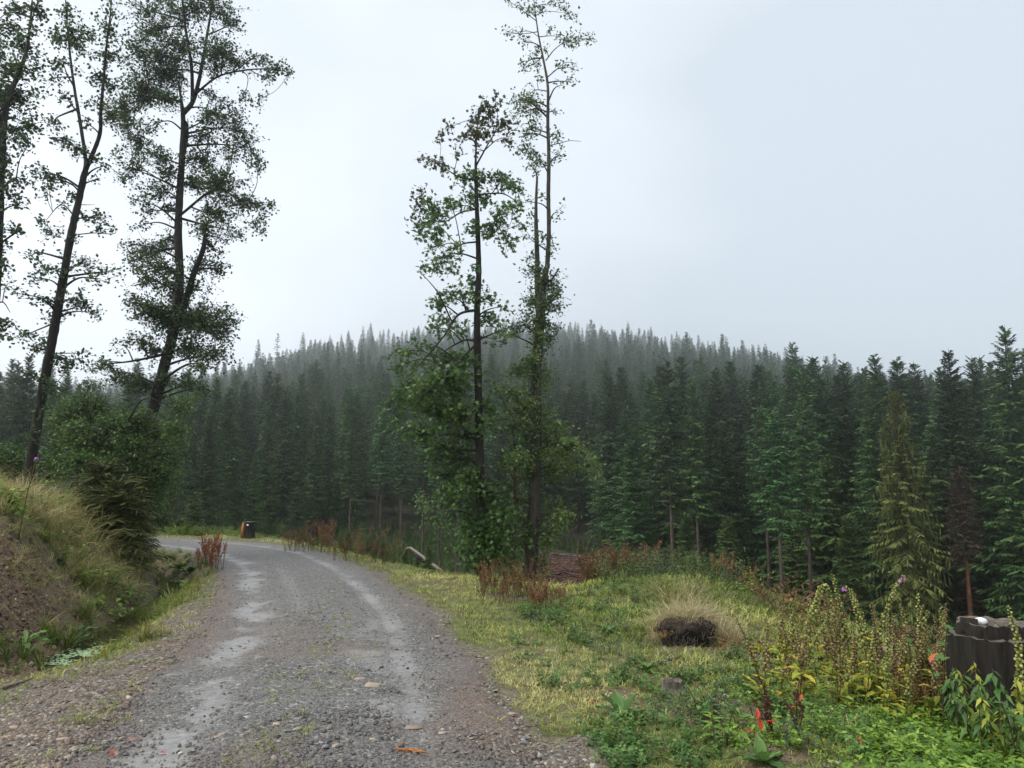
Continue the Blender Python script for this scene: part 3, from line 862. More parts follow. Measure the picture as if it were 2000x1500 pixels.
scatter_gn('distant_spruce_wood', np.stack([sx[rest], sy[rest], height(sx[rest], sy[rest]) - .2], -1), SHh[rest] / 20. * np.where(sy[rest] > 200, 1.06, 1.0), protos)

# ================================================================ BROADLEAF TREES
bark_alder = barkmat('wet dark alder bark', (.007, .006, .005), (.025, .020, .016), (.032, .034, .022), 22, .22, .8)
bark_grey = barkmat('furrowed grey bark', (.022, .019, .016), (.085, .072, .058), (.07, .075, .05), 20, .16, .9)
bark_red = barkmat('thin reddish bark', (.03, .015, .012), (.08, .045, .034), None, 18, .25, .5)
leaf_alder = leafmat('alder leaves', [(.028, .060, .022), (.052, .102, .032), (.082, .138, .042), (.12, .115, .05)], rough=.45, transl=.32, spec=.3, vary=.1)
leaf_maple = leafmat('maple leaves', [(.036, .088, .026), (.072, .150, .036), (.12, .205, .05), (.22, .25, .07)], rough=.42, transl=.35, spec=.35, vary=.1)
leaf_rust = leafmat('maple leaves turning brown', [(.04, .062, .022), (.068, .088, .028), (.10, .092, .036), (.13, .09, .042)], rough=.5, transl=.25, spec=.3, vary=.1)
leaf_ash = leafmat('ivy and elm leaves', [(.032, .068, .022), (.064, .118, .034), (.11, .17, .048), (.18, .22, .07)], rough=.42, transl=.35, spec=.35, vary=.1)
leaf_bush = leafmat('bush leaves', [(.030, .072, .020), (.066, .130, .030), (.12, .19, .045), (.19, .24, .06)], rough=.5, transl=.32, spec=.25, vary=.2)

leaf_light = leafmat('pale green leaves', [(.065, .13, .03), (.12, .205, .045), (.19, .275, .07), (.28, .32, .09)], rough=.42, transl=.38, spec=.35, vary=.1)

def leaf_shape(kind):
    if kind == 'round':
        V = [(0, 0, 0), (.32, .30, .06), (.36, .62, .05), (0, 1, -.04), (-.36, .62, .05), (-.32, .30, .06), (0, .5, -.04)]
        F = [(0, 1, 6), (1, 2, 6), (2, 3, 6), (3, 4, 6), (4, 5, 6), (5, 0, 6)]
    elif kind == 'lobed':
        V = [(0, 0, 0), (.42, .08, .05), (.22, .34, 0), (.58, .52, .08), (.22, .60, 0), (0, 1.05, -.05), (-.22, .60, 0), (-.58, .52, .08), (-.22, .34, 0), (-.42, .08, .05)]
        F = [(0, 1, 2), (2, 3, 4), (4, 5, 6), (6, 7, 8), (8, 9, 0), (0, 2, 4), (0, 4, 6), (0, 6, 8)]
    elif kind == 'lance':
        V = [(0, 0, 0), (.16, .35, .03), (0, 1, -.12), (-.16, .35, .03), (0, .4, -.02)]
        F = [(0, 1, 4), (1, 2, 4), (2, 3, 4), (3, 0, 4)]
    else:
        V = [(0, 0, 0), (.30, .42, .05), (0, 1, 0), (-.30, .42, .05)]
        F = [(0, 1, 2), (0, 2, 3)]
    return np.array(V, float), np.array(F)

def path_px(pts, Y):
    """pixel polyline (px, row, depth offset) -> world points"""
    return np.array([P(p[0], p[1], Y + (p[2] if len(p) > 2 else 0)) for p in pts])

def broad(name, label, cat, Y, trunk, r_trunk, limbs, clumps, leaf, lsize, lmat, bark, cover=1.15, spreadY=.75, extra=None, group=None, leafscale=1.0, root_xy=None, seed=1, droop=.18, twig_n=9):
    """trunk: [(px,row,dy)]; limbs: [([(px,row,dy)..], r0, r1)]; clumps: [(px,row,rx,ry[,density[,dy[,mat]]])]"""
    r = np.random.default_rng(seed)
    m2 = Y / FPX
    tp = catmull(path_px(trunk, Y), 7)
    base = tp[0].copy(); gzb = gz(base[0], base[1])
    tp[0, 2] = min(tp[0, 2], gzb - .1)
    base[2] = gzb
    root = empty(name, base, label, cat, group)
    rr = np.interp(np.linspace(0, 1, len(tp)), np.linspace(0, 1, len(r_trunk)), r_trunk)
    rr = rr * (1 + .10 * (r.random(len(rr)) - .5))
    hh = np.linalg.norm(tp - tp[0], axis=1)
    rr = rr * (1 + .45 * np.exp(-hh / .35))
    mb = MB(); V, Q, T = tube(tp - base, rr, 12, True, .14); mb.add(V, T, Q)
    obj('trunk', mb.mesh(name + '_trunk', True), bark, root)
    sk, skr, skz = [tp], [rr], []
    for pts, a, b in limbs:
        q = catmull(path_px(pts, Y), 7)
        rad = np.linspace(a, b, len(q)) * (1 + .1 * (r.random(len(q)) - .5))
        mb = MB(); V, Q, T = tube(q - base, rad, 7, True, .1); mb.add(V, T, Q)
        obj('limb', mb.mesh(name + '_limb', True), bark, root)
        sk.append(q); skr.append(rad)
    SK = np.vstack(sk); SR = np.concatenate(skr)
    br = MB(); lf = {}
    LV, LF = leaf_shape(leaf)
    for c in clumps:
        px, row, rx_, ry_ = c[:4]
        dn = c[4] if len(c) > 4 and c[4] else 1.0
        # horizontal distance from the trunk decides how far the clump may sit in front or behind
        i0 = np.argmin(np.abs(SK[:, 2] - P(px, row, Y)[2]))
        hd = abs(P(px, row, Y)[0] - SK[i0, 0])
        dy = c[5] if len(c) > 5 and c[5] is not None else r.uniform(-1, 1) * min(.35 + spreadY * hd, 2.0)
        mat = c[6] if len(c) > 6 else lmat
        C = P(px, row, Y + dy)
        ax, az = rx_ * m2, ry_ * m2; ay = .5 * (ax + az) * 1.05
        d = np.linalg.norm((SK - C) * np.array([1, 1, .9]), axis=1) + np.clip(SK[:, 2] - C[2] + .1, 0, None) * .8 + .15 * (SR > .12)
        j = int(np.argmin(d)); A = SK[j]
        ln = np.linalg.norm(C - A)
        br0 = min(.012 + .013 * ln + .004 * math.sqrt(dn), SR[j] * .8)
        mid = A * .5 + C * .5 + np.array([0, 0, .10 * ln]) + r.normal(size=3) * .07 * ln
        q = catmull([A, mid, C + r.normal(size=3) * .15 * ax], 5)
        br.tube(q - base, np.linspace(br0, .006, len(q)), 5, cap=False)
        n = int(dn * cover * math.pi * rx_ * ry_ * m2 * m2 / (lsize * lsize * .45)) + 6
        nt = max(3, n // twig_n)
        # twig ends fill the ellipsoid
        g = r.normal(size=(nt, 3)); g /= np.linalg.norm(g, axis=1, keepdims=True)
        E = C + g * (r.random(nt) ** .42)[:, None] * np.array([ax, ay, az]) * 1.2
        far_ = np.where(r.random(nt) < .22, r.uniform(1.15, 1.6, nt), 1.0)
        E = C + (E - C) * far_[:, None]
        E[:, 2] -= droop * ax * r.random(nt)
        S = q[r.integers(len(q) // 3, len(q), nt)]
        tl = np.linalg.norm(E - S, axis=1)
        lp = []
        for k in range(nt):
            s_, e_ = S[k], E[k]
            if tl[k] > 1.1 * max(ax, az): s_ = e_ + (s_ - e_) * (1.1 * max(ax, az) / tl[k])
            m_ = (s_ + e_) / 2 + r.normal(size=3) * .08 * tl[k] + np.array([0, 0, .06 * tl[k]])
            w_ = np.stack([s_, m_, e_])
            br.tube(w_ - base, [.007, .005, .003], 3, cap=False)
            tt = r.uniform(.35, 1.05, twig_n)
            pp = np.where(tt[:, None] < .5, s_ + (m_ - s_) * tt[:, None] * 2, m_ + (e_ - m_) * (tt[:, None] * 2 - 1))
            lp.append(pp + r.normal(size=(twig_n, 3)) * lsize * .75)
        lp = np.vstack(lp)[:max(n, 10)] if n < nt * twig_n - 12 else np.vstack(lp)
        nl = len(lp)
        M = rand_rot(nl, .9)
        tn = np.clip(r.normal(.40, .10) + r.normal(size=nl) * .17, 0, 1)
        V, F, Tn = spread(LV, LF, lp - base, M=M, scale=lsize * leafscale * r.uniform(.65, 1.25, nl), tint=tn)
        lf.setdefault(mat.name, [mat, MB()])[1].add(V, F, None, Tn)
    tag(obj('branches', br.mesh(name + '_branches'), bark, root), kind='stuff')
    for k, (mt, mb) in lf.items():
        tag(obj('foliage', mb.mesh(name + '_foliage'), mt, root), kind='stuff')
    return root

D = 1.9   # dense
# ---- big leaning alder left of the road
broad('alder_tree', 'big dark leaning alder, the thickest trunk on the left bank', 'tree', 20,
  [(250, 985), (268, 900, -.1), (285, 840, -.1), (302, 790, 0), (318, 725, 0), (337, 655, .1), (346, 600, .1), (351, 540, 0), (348, 460, 0), (351, 380, .1), (356, 300, .1), (358, 240, 0), (354, 195, -.1), (349, 165, -.2)],
  [.19, .16, .15, .145, .14, .135, .125, .115, .105, .095, .085, .07, .04, .025],
  [([(340, 645, .1), (362, 590, -.3), (380, 530, -.5), (396, 490, -.7), (402, 455, -.8)], .10, .055),
   ([(357, 222, 0), (376, 200, .2), (388, 160, .4), (396, 118, .5), (406, 60, .7), (415, 5, .8), (418, -30, .9)], .075, .02),
   ([(376, 200, .2), (374, 130, -.1), (363, 60, -.3), (356, 0, -.4), (352, -35, -.4)], .055, .02),
   ([(380, 185, .2), (425, 150, -.2), (480, 137, -.5), (530, 135, -.8), (566, 142, -1)], .035, .008),
   ([(355, 200, 0), (320, 190, -.4), (275, 195, -.9), (235, 210, -1.2)], .04, .01),
   ([(358, 235, 0), (365, 245, .2), (364, 275, .1), (357, 310, .1)], .045, .05),
   ([(352, 370, .1), (300, 345, .6), (260, 330, 1)], .035, .01),
   ([(352, 420, 0), (420, 370, -.5), (470, 390, -.9), (525, 400, -1.3)], .04, .008),
   ([(330, 690, 0), (260, 705, -.6), (195, 712, -1.2)], .045, .01)],
  [(270,20,30,25),(300,60,40,30,1.3),(340,30,40,35),(380,18,35,30),(430,18,40,30),(455,42,22,33),(420,90,45,35),(350,92,50,35,1.3),(300,112,45,35,1.4),(268,90,30,30),(320,5,40,20),(400,-10,45,20),
   (240,205,40,26,D),(280,185,45,28,2.2),(320,152,45,38,2.0),(330,195,33,22,1.6),(215,228,25,22,1.3),(260,150,30,25),(245,235,35,14,1.5),
   (470,122,35,20),(510,118,30,16,1.2),(545,130,26,14,1.3),(562,142,10,12),(440,108,35,28),(525,150,25,10),(412,125,30,25),
   (480,190,18,20,.7),(503,195,10,16,.8),(430,190,35,22,.7),(440,230,38,28),(470,255,28,38,1.1),(490,290,23,36,1.1),(502,322,14,26),(410,230,30,28),(400,265,30,25),(450,290,25,25,.8),
   (270,270,35,28),(300,300,40,28),(250,320,28,28),(240,345,18,18),(320,330,30,28),(290,250,30,20,.8),(225,300,12,15,.7),
   (400,312,45,33,1.3),(425,350,45,33,1.4),(380,362,30,28,1.3),(310,372,45,22),(270,390,22,16),(288,412,20,12),(330,410,18,20),
   (450,380,40,28,1.2),(480,402,35,22),(510,405,24,16),(532,400,10,13),(503,440,20,20),(470,455,16,24),(430,420,40,33,1.3),(400,445,33,28,1.2),(440,470,14,18,.7),
   (268,440,22,9),(290,492,45,28,1.4),(310,525,45,28,1.5),(258,512,24,18),(330,470,28,23),(280,545,33,22,1.2),(250,475,18,10,.8),
   (400,520,33,33),(432,532,16,22),(378,560,28,25),(415,480,22,20),
   (340,622,60,45,2.2),(400,622,52,42,D),(440,640,28,36,1.6),(456,630,12,18),(290,602,42,30,1.6),(260,585,22,16),(270,662,42,16,1.3),(238,672,18,10),(380,680,48,28,1.7),(420,695,33,23,1.4),(300,690,28,18,1.4),(400,720,30,14),(350,580,30,25,1.6),(330,560,24,20,1.3),
   (190,712,24,13),(212,722,28,14,1.3),(235,738,32,16,1.5),(272,752,38,22,1.8),(330,740,26,16,1.3),(370,750,30,18,1.2),(400,760,20,10)],
  'round', .072, leaf_alder, bark_alder, cover=1.55, seed=3)

# ---- slim leaning forked alder
broad('alder_tree', 'slim leaning alder that forks high up, left of the thick one', 'tree', 16,
  [(52, 955), (62, 890), (72, 830), (84, 760), (97, 690), (112, 610), (126, 530), (140, 452), (152, 400), (163, 348), (168, 325), (166, 300, .1), (155, 230, .2), (145, 170, .3), (136, 100, .3), (130, 30, .4), (127, -15, .4)],
  [.11, .10, .098, .096, .094, .09, .084, .078, .072, .068, .052, .042, .036, .032, .024, .016, .010],
  [([(166, 335, 0), (178, 308, -.1), (195, 262, -.2), (197, 218, -.3), (203, 150, -.4), (208, 90, -.5), (215, 35, -.5), (218, -10, -.5)], .055, .012),
   ([(148, 425, 0), (120, 400, .3), (90, 430, .6)], .02, .006), ([(108, 630, 0), (60, 650, .5), (30, 662, .7)], .02, .006),
   ([(152, 458, 0), (185, 455, -.4), (224, 456, -.6), (222, 438, -.7)], .014, .004), ([(160, 400, 0), (185, 400, .2)], .010, .004),
   ([(99, 690, 0), (135, 702, -.5), (165, 700, -.8)], .018, .005), ([(85, 765, 0), (110, 745, .3), (130, 755, .5)], .016, .005)],
  [(125,20,25,24),(140,58,35,28),(110,80,28,24),(150,90,28,24),(120,120,28,24),(180,62,22,24),(212,58,28,28),(226,20,18,18),(215,110,33,28),(190,150,28,24),(220,170,22,22),(130,190,16,18),(108,240,24,18),(125,275,24,16),(152,290,22,13),(170,240,12,14),(180,310,22,12),(206,322,16,9),(100,160,22,16,.8),(180,195,18,18,.8),
   (85,335,20,13),(110,352,28,18),(60,335,16,16),(90,372,18,16),(142,380,16,13),(192,350,9,9),(130,398,14,14),(80,432,16,10),(100,460,28,16),(190,430,26,18),(202,446,18,12),(150,470,12,10),(165,425,14,14),
   (60,500,24,11),(85,530,28,14),(60,542,18,11),(170,520,33,18),(200,540,28,16),(222,530,13,9),(130,500,12,12),(70,580,28,11),(40,575,18,9),(142,580,24,16),(170,600,28,18),(190,612,14,14),(110,622,24,14),(95,590,16,12),
   (45,655,24,13),(70,680,28,14),(92,668,14,12),(120,705,28,14),(142,710,18,16),(100,752,24,13),(60,735,18,11),(132,722,18,12),(160,690,14,8),(120,760,16,12),(88,800,14,12),(65,850,16,14),(80,880,14,14)],
  'round', .072, leaf_alder, bark_alder, cover=1.5, seed=4)

# ---- alder at the very edge of the picture
broad('alder_tree', 'alder cut by the left edge of the picture, mostly its leafy right side', 'tree', 14.5,
  [(-45, 975), (-30, 850), (-22, 700), (-14, 550), (-6, 400), (0, 300), (6, 235), (16, 190), (34, 150, .1), (50, 105, .1), (58, 55, .2), (62, 10, .2), (64, -20, .2)],
  [.17, .16, .15, .14, .12, .10, .085, .06, .045, .035, .025, .015, .01],
  [([(4, 250, 0), (-10, 180, -.3), (-20, 90, -.4), (-20, 20, -.5)], .05, .015), ([(-4, 380, 0), (25, 350, -.4), (45, 370, -.7)], .03, .008), ([(-16, 600, 0), (5, 590, -.3), (20, 610, -.5)], .02, .006)],
  [(30,20,28,24,1.3),(70,16,18,22,D),(20,60,24,24,1.5),(60,62,22,20),(45,95,33,28,1.5),(20,140,33,28,D),(60,132,24,24,1.3),(10,190,33,33,2.2),(45,200,33,28,1.4),(78,192,14,18,.8),(60,242,24,28,1.3),(30,252,28,24,1.5),(52,282,16,20,1.3),(10,310,24,24,1.4),(30,360,28,18),(25,385,28,16),(42,402,16,9),(8,335,20,18),(18,450,24,13),(42,450,13,11),(5,520,18,18,1.5),(15,550,11,11),(8,640,18,18,1.4),(20,655,12,10),(4,480,14,12),(0,100,25,30,1.5),(-30,60,40,40,1.3),(-30,160,40,45,1.3),(-40,280,45,50,1.2),(-45,400,45,45),(-50,520,45,45),(-50,640,45,40),(-20,250,30,30,1.5)],
  'round', .075, leaf_alder, bark_alder, cover=1.5, seed=5)

# ---- maple in the middle
broad('maple_tree', 'slender maple with wide leafy crown left of the tall bare-stemmed tree', 'tree', 17,
  [(944, 1118), (941, 1040), (939, 960), (937, 880), (935, 810), (934, 740), (932, 665), (932, 600), (935, 540), (934, 480), (932, 420), (930, 365), (929, 320), (930, 285), (932, 250), (936, 215)],
  [.12, .11, .105, .10, .095, .09, .08, .075, .068, .06, .052, .045, .03, .02, .014, .008],
  [([(929, 325, 0), (940, 305, .1), (955, 278, .2), (968, 255, .2), (972, 215, .3)], .026, .006),
   ([(930, 352, 0), (900, 347, -.3), (880, 336, -.5), (858, 318, -.7)], .022, .006), ([(931, 380, 0), (980, 378, .4), (1008, 392, .7), (1030, 396, .9)], .022, .005),
   ([(932, 408, 0), (900, 415, .4), (870, 432, .7), (835, 430, 1)], .026, .006), ([(934, 472, 0), (900, 478, -.4), (872, 502, -.8)], .026, .006),
   ([(934, 445, 0), (965, 440, -.4), (990, 465, -.8)], .024, .006),
   ([(932, 605, 0), (895, 615, -.6), (868, 655, -1.1), (830, 700, -1.5), (792, 740, -1.8)], .036, .007), ([(932, 668, 0), (910, 664, .4), (880, 678, .8), (850, 700, 1.1)], .034, .008),
   ([(933, 670, 0), (880, 720, -.6), (840, 760, -1), (790, 800, -1.3)], .03, .008),
   ([(936, 826, 0), (960, 822, -.3), (990, 818, -.5)], .025, .01), ([(936, 846, 0), (900, 846, -.5), (860, 850, -.9)], .028, .008), ([(939, 960, 0), (900, 950, -.5), (880, 945, -.8)], .022, .006)],
  [(968,187,10,9,.8,None,leaf_rust),(945,207,24,18,1,None,leaf_rust),(925,230,20,20,1,None,leaf_rust),(960,230,26,20,1,None,leaf_rust),(985,240,28,20,1,None,leaf_rust),(940,262,23,18,.9,None,leaf_rust),(990,270,22,13,.8,None,leaf_rust),(920,262,16,18,.8,None,leaf_rust),
   (870,250,16,10,1,None,leaf_rust),(895,262,22,12,.9,None,leaf_rust),(858,270,7,9,.9,None,leaf_rust),(895,297,7,7,.7,None,leaf_rust),(930,292,14,12,.7,None,leaf_rust),
   (850,312,20,13,1.1,None,leaf_rust),(870,326,18,10,1,None,leaf_rust),(885,346,14,9,.8),(830,310,9,9,1,None,leaf_rust),
   (910,337,20,16,1),(930,346,28,18,1.4),(960,345,28,16,1.2),(985,352,28,18,1.1),(1000,362,18,16,1),(1015,376,13,9),
   (825,375,16,16,1,None,leaf_rust),(810,402,10,18,1,None,leaf_rust),(840,402,28,20,1.1),(860,422,28,22,1.1),(880,396,23,16,.9),(830,432,23,18,1.1),(803,432,8,16,.9,None,leaf_rust),(850,456,23,18,1.4),(820,457,13,13,1),
   (920,382,28,18,1.1),(955,388,22,14,1),(980,412,28,18,1.1),(1000,402,18,16,1),(1012,440,10,18,1),(960,452,28,18,1.2),(990,472,22,16,1.1),(975,440,18,18,1),(930,442,22,18,1.2),(905,402,18,14,1),
   (895,482,22,10,1),(870,502,28,13,1.2),(850,522,20,16,1.1),(880,522,23,10,1),(820,527,13,7,.9),(840,492,13,10,.8),
   (920,556,28,16,1.2),(900,577,33,16,1.3),(870,577,28,16,1.2),(850,592,23,11,1.1),(945,577,23,13,1.1),(960,592,13,9),(925,522,9,13,.8),
   (870,622,28,16,1.2),(850,642,23,13,1.1),(900,642,23,13,1.1),(960,622,33,16,1.1),(990,642,18,13,1),(985,602,13,9,.8),
   (800,682,33,11,1.1),(832,676,20,12,1),(778,690,18,11,1.1),(860,702,38,18,1.5),(900,702,33,18,1.5),(930,702,18,16,1.1),(800,720,28,18,1.3),(970,662,16,12,.9),(775,715,14,16,1.2),
   (880,742,58,33,2.0),(830,762,48,33,1.9),(790,772,28,28,1.7),(770,802,23,18,1.4),(850,802,58,33,2.0),(900,802,43,33,1.8),(950,792,28,22,1.3),(820,842,43,22,1.6),(900,852,38,22,1.5),(960,832,24,18,1.2),(850,872,43,22,1.6),(780,835,20,14,1.2),(890,892,43,22,1.6),(870,922,43,18,1.4),(920,932,38,28,1.5),(880,962,33,22,1.3),(950,962,43,33,1.7),(840,900,20,14,1.1),
   (930,1002,43,28,1.8),(960,1022,43,28,1.8),(930,1052,38,28,1.9),(980,1062,38,28,1.9),(950,1092,43,22,1.9),(985,1005,24,26,1.5),(905,1024,22,22,1.4),(905,1080,28,18,1.6),(1000,1095,22,14,1.5),(895,960,26,18,1.3),(870,1000,20,14,1)],
  'lobed', .096, leaf_maple, bark_alder, cover=1.7, seed=8, droop=.25, spreadY=.8, twig_n=7)

# ---- tall bare-stemmed tree beside it
broad('tall_tree', 'tallest middle tree, thin bare upper stem over an ivy-clad trunk with a broken snag', 'tree', 18,
  [(1036, 1130), (1039, 1060), (1042, 990), (1045, 910), (1047, 830), (1047, 760), (1048, 715), (1053, 650), (1057, 595), (1063, 545), (1069, 515), (1072, 450), (1071, 380), (1072, 310), (1070, 240), (1070, 170), (1062, 120), (1052, 70), (1045, 20), (1040, -25)],
  [.17, .155, .148, .144, .14, .135, .13, .12, .105, .08, .06, .055, .05, .048, .042, .036, .028, .02, .014, .008],
  [([(1053, 625, 0), (1050, 560, .25), (1049, 500, .3), (1047, 440, .3), (1047, 395, .3), (1049, 345, .3)], .09, .028),
   ([(1066, 118, 0), (1085, 95, -.3), (1110, 80, -.6), (1150, 78, -.9)], .016, .004), ([(1070, 150, 0), (1088, 135, .2), (1105, 122, .5), (1125, 125, .8)], .016, .004),
   ([(1052, 72, 0), (1080, 70, .3), (1100, 75, .6)], .012, .004), ([(1050, 62, 0), (1020, 66, .4), (995, 62, .7)], .012, .004), ([(1047, 30, 0), (1068, 22, -.4), (1100, 25, -.7)], .012, .004),
   ([(1073, 284, 0), (1092, 280, -.3), (1112, 275, -.4), (1135, 276, -.6)], .013, .005), ([(1070, 178, 0), (1045, 176, .3), (1030, 190, .5)], .016, .005), ([(1071, 318, 0), (1058, 322, .2)], .014, .006),
   ([(1048, 820, 0), (1030, 812, -.4), (1005, 830, -.7)], .03, .01), ([(1046, 880, 0), (1090, 865, -.4), (1130, 885, -.9), (1168, 915, -1.2)], .028, .006), ([(1062, 555, 0), (1078, 545, -.2), (1092, 524, -.3)], .03, .02),
   ([(1040, 1050, 0), (1070, 1030, -.4), (1095, 1015, -.7)], .018, .006), ([(1048, 742, 0), (1020, 735, .4), (995, 725, .7)], .024, .008)],
  [(1000,5,18,7,.7),(1030,20,23,18,.6),(1060,15,23,13,.6),(1085,10,18,13,.6),(1110,20,13,18,.6),(1120,36,9,13,.7),(988,65,13,9,.9),(1010,62,13,7,.7),(1025,82,18,13,.6),(1075,52,13,13,.5),(1045,102,12,10,.5),(1100,76,23,11,.7),(1130,76,22,11,.9),(1155,78,13,7,1.1),(1110,90,18,13,.7),(1060,95,10,12,.5),(1020,132,16,13,.8),(1040,122,23,18,.7),(1050,152,12,12,.6),(1100,130,18,12,.7),(1120,128,13,10,.9),(1113,160,10,13,.8),(1097,166,9,9,.7),
   (1030,192,28,20,1.4),(1015,202,23,18,1.3),(1045,217,20,16,1.1),(1040,247,23,16,1.1),(1025,262,20,13,1),(1085,220,11,7),(1090,272,13,20,.9),(1030,292,26,20,1.2),(1050,312,23,16,1.1),(1040,326,18,10,1),(1095,302,13,13,.9),(1080,312,11,11,.9),(1005,225,14,12,.8),
   (1060,382,9,11,.7),(1090,416,9,13,.9),(1040,422,11,18,.9),(1060,462,11,18,.9),(1032,462,12,14,.7),(1080,472,11,18,.8),(1075,492,9,9,.8),(1036,392,14,8,.6),
   (1045,532,28,22,1.3),(1065,547,28,22,1.5),(1085,557,20,22,1.1),(1050,582,28,28,1.9),(1075,592,26,26,1.7),(1030,592,16,22,1.2),(1095,602,11,18,1),(1042,622,20,20,1.5),(1065,632,28,22,1.6),(1020,627,13,13,1),(1036,500,14,14,.9),(1090,578,18,14,1),
   (1010,642,28,16,1.1),(990,652,13,11),(1070,662,18,18,1.3),(1050,692,16,16,1.3),(1030,702,23,16,1.1),(1020,722,38,18,1.6,None,leaf_light),(1000,722,18,13,1),(1062,722,16,22,1.1),
   (1000,762,33,20,1.6,None,leaf_light),(1040,762,28,20,1.2),(972,760,18,12,.9),(1010,802,38,22,1.8,None,leaf_light),(1050,802,28,22,1.3),(1070,832,23,22,1.2),(990,832,24,16,1.1),(1020,852,38,28,1.4),(1060,862,23,22,1.2),(1005,895,30,20,1.6,None,leaf_light),(1025,935,26,18,1.1),(1010,975,26,20,1.2),(1030,1020,22,18,1.2),(1010,1060,22,18,1.2),
   (1090,862,23,20,1.6,None,leaf_light),(1110,882,33,18,1.6,None,leaf_light),(1140,892,18,11,1.4,None,leaf_light),(1100,912,28,18,1.5,None,leaf_light),(1160,912,13,9,1.4,None,leaf_light),(1170,930,9,13,1.4,None,leaf_light),(1080,942,20,14,.9),(1062,962,14,12,.8),
   (1090,1012,23,16,1.8,None,leaf_light),(1070,1042,23,18,1.8,None,leaf_light),(1100,1032,18,13,1.6,None,leaf_light),(1122,992,14,10,.9),(1056,1090,16,18,1.1),(1052,660,20,24,1.5,-0.30,leaf_light),(1040,700,20,20,1.4,-0.35,leaf_light),(1062,745,20,22,1.3,-0.30,leaf_light),(1035,785,22,18,1.4,-0.40,leaf_light),(1062,810,18,18,1.2,-0.30,leaf_light),(1030,830,22,18,1.3,-0.45,leaf_light),(1058,880,20,18,1.2,-0.35,leaf_light),(1025,905,22,18,1.3,-0.40,leaf_light),(1085,835,26,16,1.3,-0.50,leaf_light),(1120,865,30,18,1.6,-0.60,leaf_light),(1150,905,22,14,1.5,-0.80,leaf_light),(1095,895,30,20,1.4,-0.40,leaf_light),(1080,925,24,16,1.2,0.30,leaf_light),(1130,925,18,12,1.2,0.20,leaf_light),(1085,985,24,16,1.2,0.10,leaf_light),(1105,1012,24,16,1.4,-0.40,leaf_light),(1078,1060,22,18,1.4,-0.30,leaf_light),(1065,1095,18,18,1.3,-0.20,leaf_light),(1030,960,22,16,1.1,0.40,leaf_light),(1000,1010,24,20,1.3,0.20,leaf_light),(1015,1050,22,20,1.4,-0.20,leaf_light)],
  'kite', .085, leaf_ash, bark_grey, cover=1.75, seed=12, droop=.2, spreadY=.7, twig_n=7)

# thin reddish stem between the two
broad('sapling', 'thin dark red-stemmed sapling standing between the two middle trees', 'sapling', 17.6,
  [(1004, 1120), (1004, 1060), (1005, 990), (1006, 930), (1005, 885), (1003, 850)], [.05, .045, .04, .035, .025, .012],
  [([(1005, 940, 0), (985, 905, -.3), (972, 890, -.5)], .014, .004)],
  [(1000, 880, 24, 18, 1.1), (985, 905, 22, 14, 1.1), (1018, 905, 18, 14, 1), (992, 945, 20, 13, .9), (1015, 860, 18, 14, 1), (1000, 835, 16, 12, .9)], 'lobed', .09, leaf_maple, bark_red, cover=1.3, seed=14, twig_n=6)

# ---- bushes below the leaning alders
for i, (lab, Y, tr, cl) in enumerate([
  ('broad leafy alder bush covering the foot of the thick alder', 18.5, [(255, 985), (252, 900), (250, 820)],
   [(170,870,45,30),(200,840,45,30),(240,830,45,30),(280,820,45,28),(210,880,50,30),(260,875,50,35),(310,850,40,30),(180,910,45,28),(230,920,50,30),(285,915,45,30),(330,890,32,30),(320,930,33,28),(250,990,45,22),(200,985,35,22),(285,1000,30,18),(270,955,45,26),(220,955,40,24),(150,900,30,24),(310,968,26,22),(345,845,22,22),(150,840,30,22),(355,800,20,18),(120,850,22,16)]),
  ('leafy bush right of the thick alder, down to the road bend', 31, [(322, 1030), (318, 950), (315, 900)],
   [(300,900,30,28),(325,930,28,26),(300,960,28,24),(310,1015,26,16),(330,1025,20,12),(318,985,26,20),(345,860,22,24),(335,960,14,20),(290,1000,26,16),(355,790,20,22,.8),(380,770,18,18,.7)]),
  ('pale green bush at the foot of the slim alder, at the left edge', 19, [(28, 960), (30, 910), (32, 880)],
   [(20,880,28,20),(45,900,26,18),(10,905,26,20),(90,915,24,16),(30,925,30,16),(110,900,20,16),(-10,890,30,24),(120,935,26,12)]),
  ('dark leafy bush between the slim alder and the thick one', 23, [(150, 960), (150, 880), (150, 830)],
   [(140,800,35,25),(120,830,30,25),(165,780,35,20),(200,790,38,22),(110,870,28,24),(160,850,40,26),(185,820,35,22),(120,905,30,20),(95,800,22,18,.8),(180,745,26,14,.8)])]):
    broad('bush', lab, 'bush', Y, tr, [.06, .05, .03], [], [c if len(c) > 4 else (*c, 1.8) for c in cl], 'kite', .085, leaf_bush, bark_alder, cover=2.3, seed=20 + i, spreadY=.55, twig_n=7)

# small maple saplings on the slope in front of the spruces
for i, (px, row, Y, top) in enumerate([(858, 1085, 30, 985), (892, 1088, 29, 990), (826, 1092, 31, 960)]):
    broad('sapling', ['pale leafy sapling with a thin stem in front of the dark spruces, middle of three', 'leafy sapling beside the maple, the rightmost of three thin ones', 'taller thin sapling, leftmost of three, in front of the dark spruces'][i], 'sapling', Y,
      [(px, row + 40), (px - 1, row - 20), (px + 2, top + 20), (px, top)], [.05, .04, .03, .015], [],
      [(px - 8, top + 14, 16, 12), (px + 10, top + 24, 16, 12), (px, top + 40, 18, 10), (px - 6, top, 10, 10), (px + 6, top + 56, 14, 8, .7), (px - 10, top + 70, 10, 10, .6)], 'kite', .12, leaf_maple, bark_pale, cover=1.3, seed=40 + i, twig_n=6)

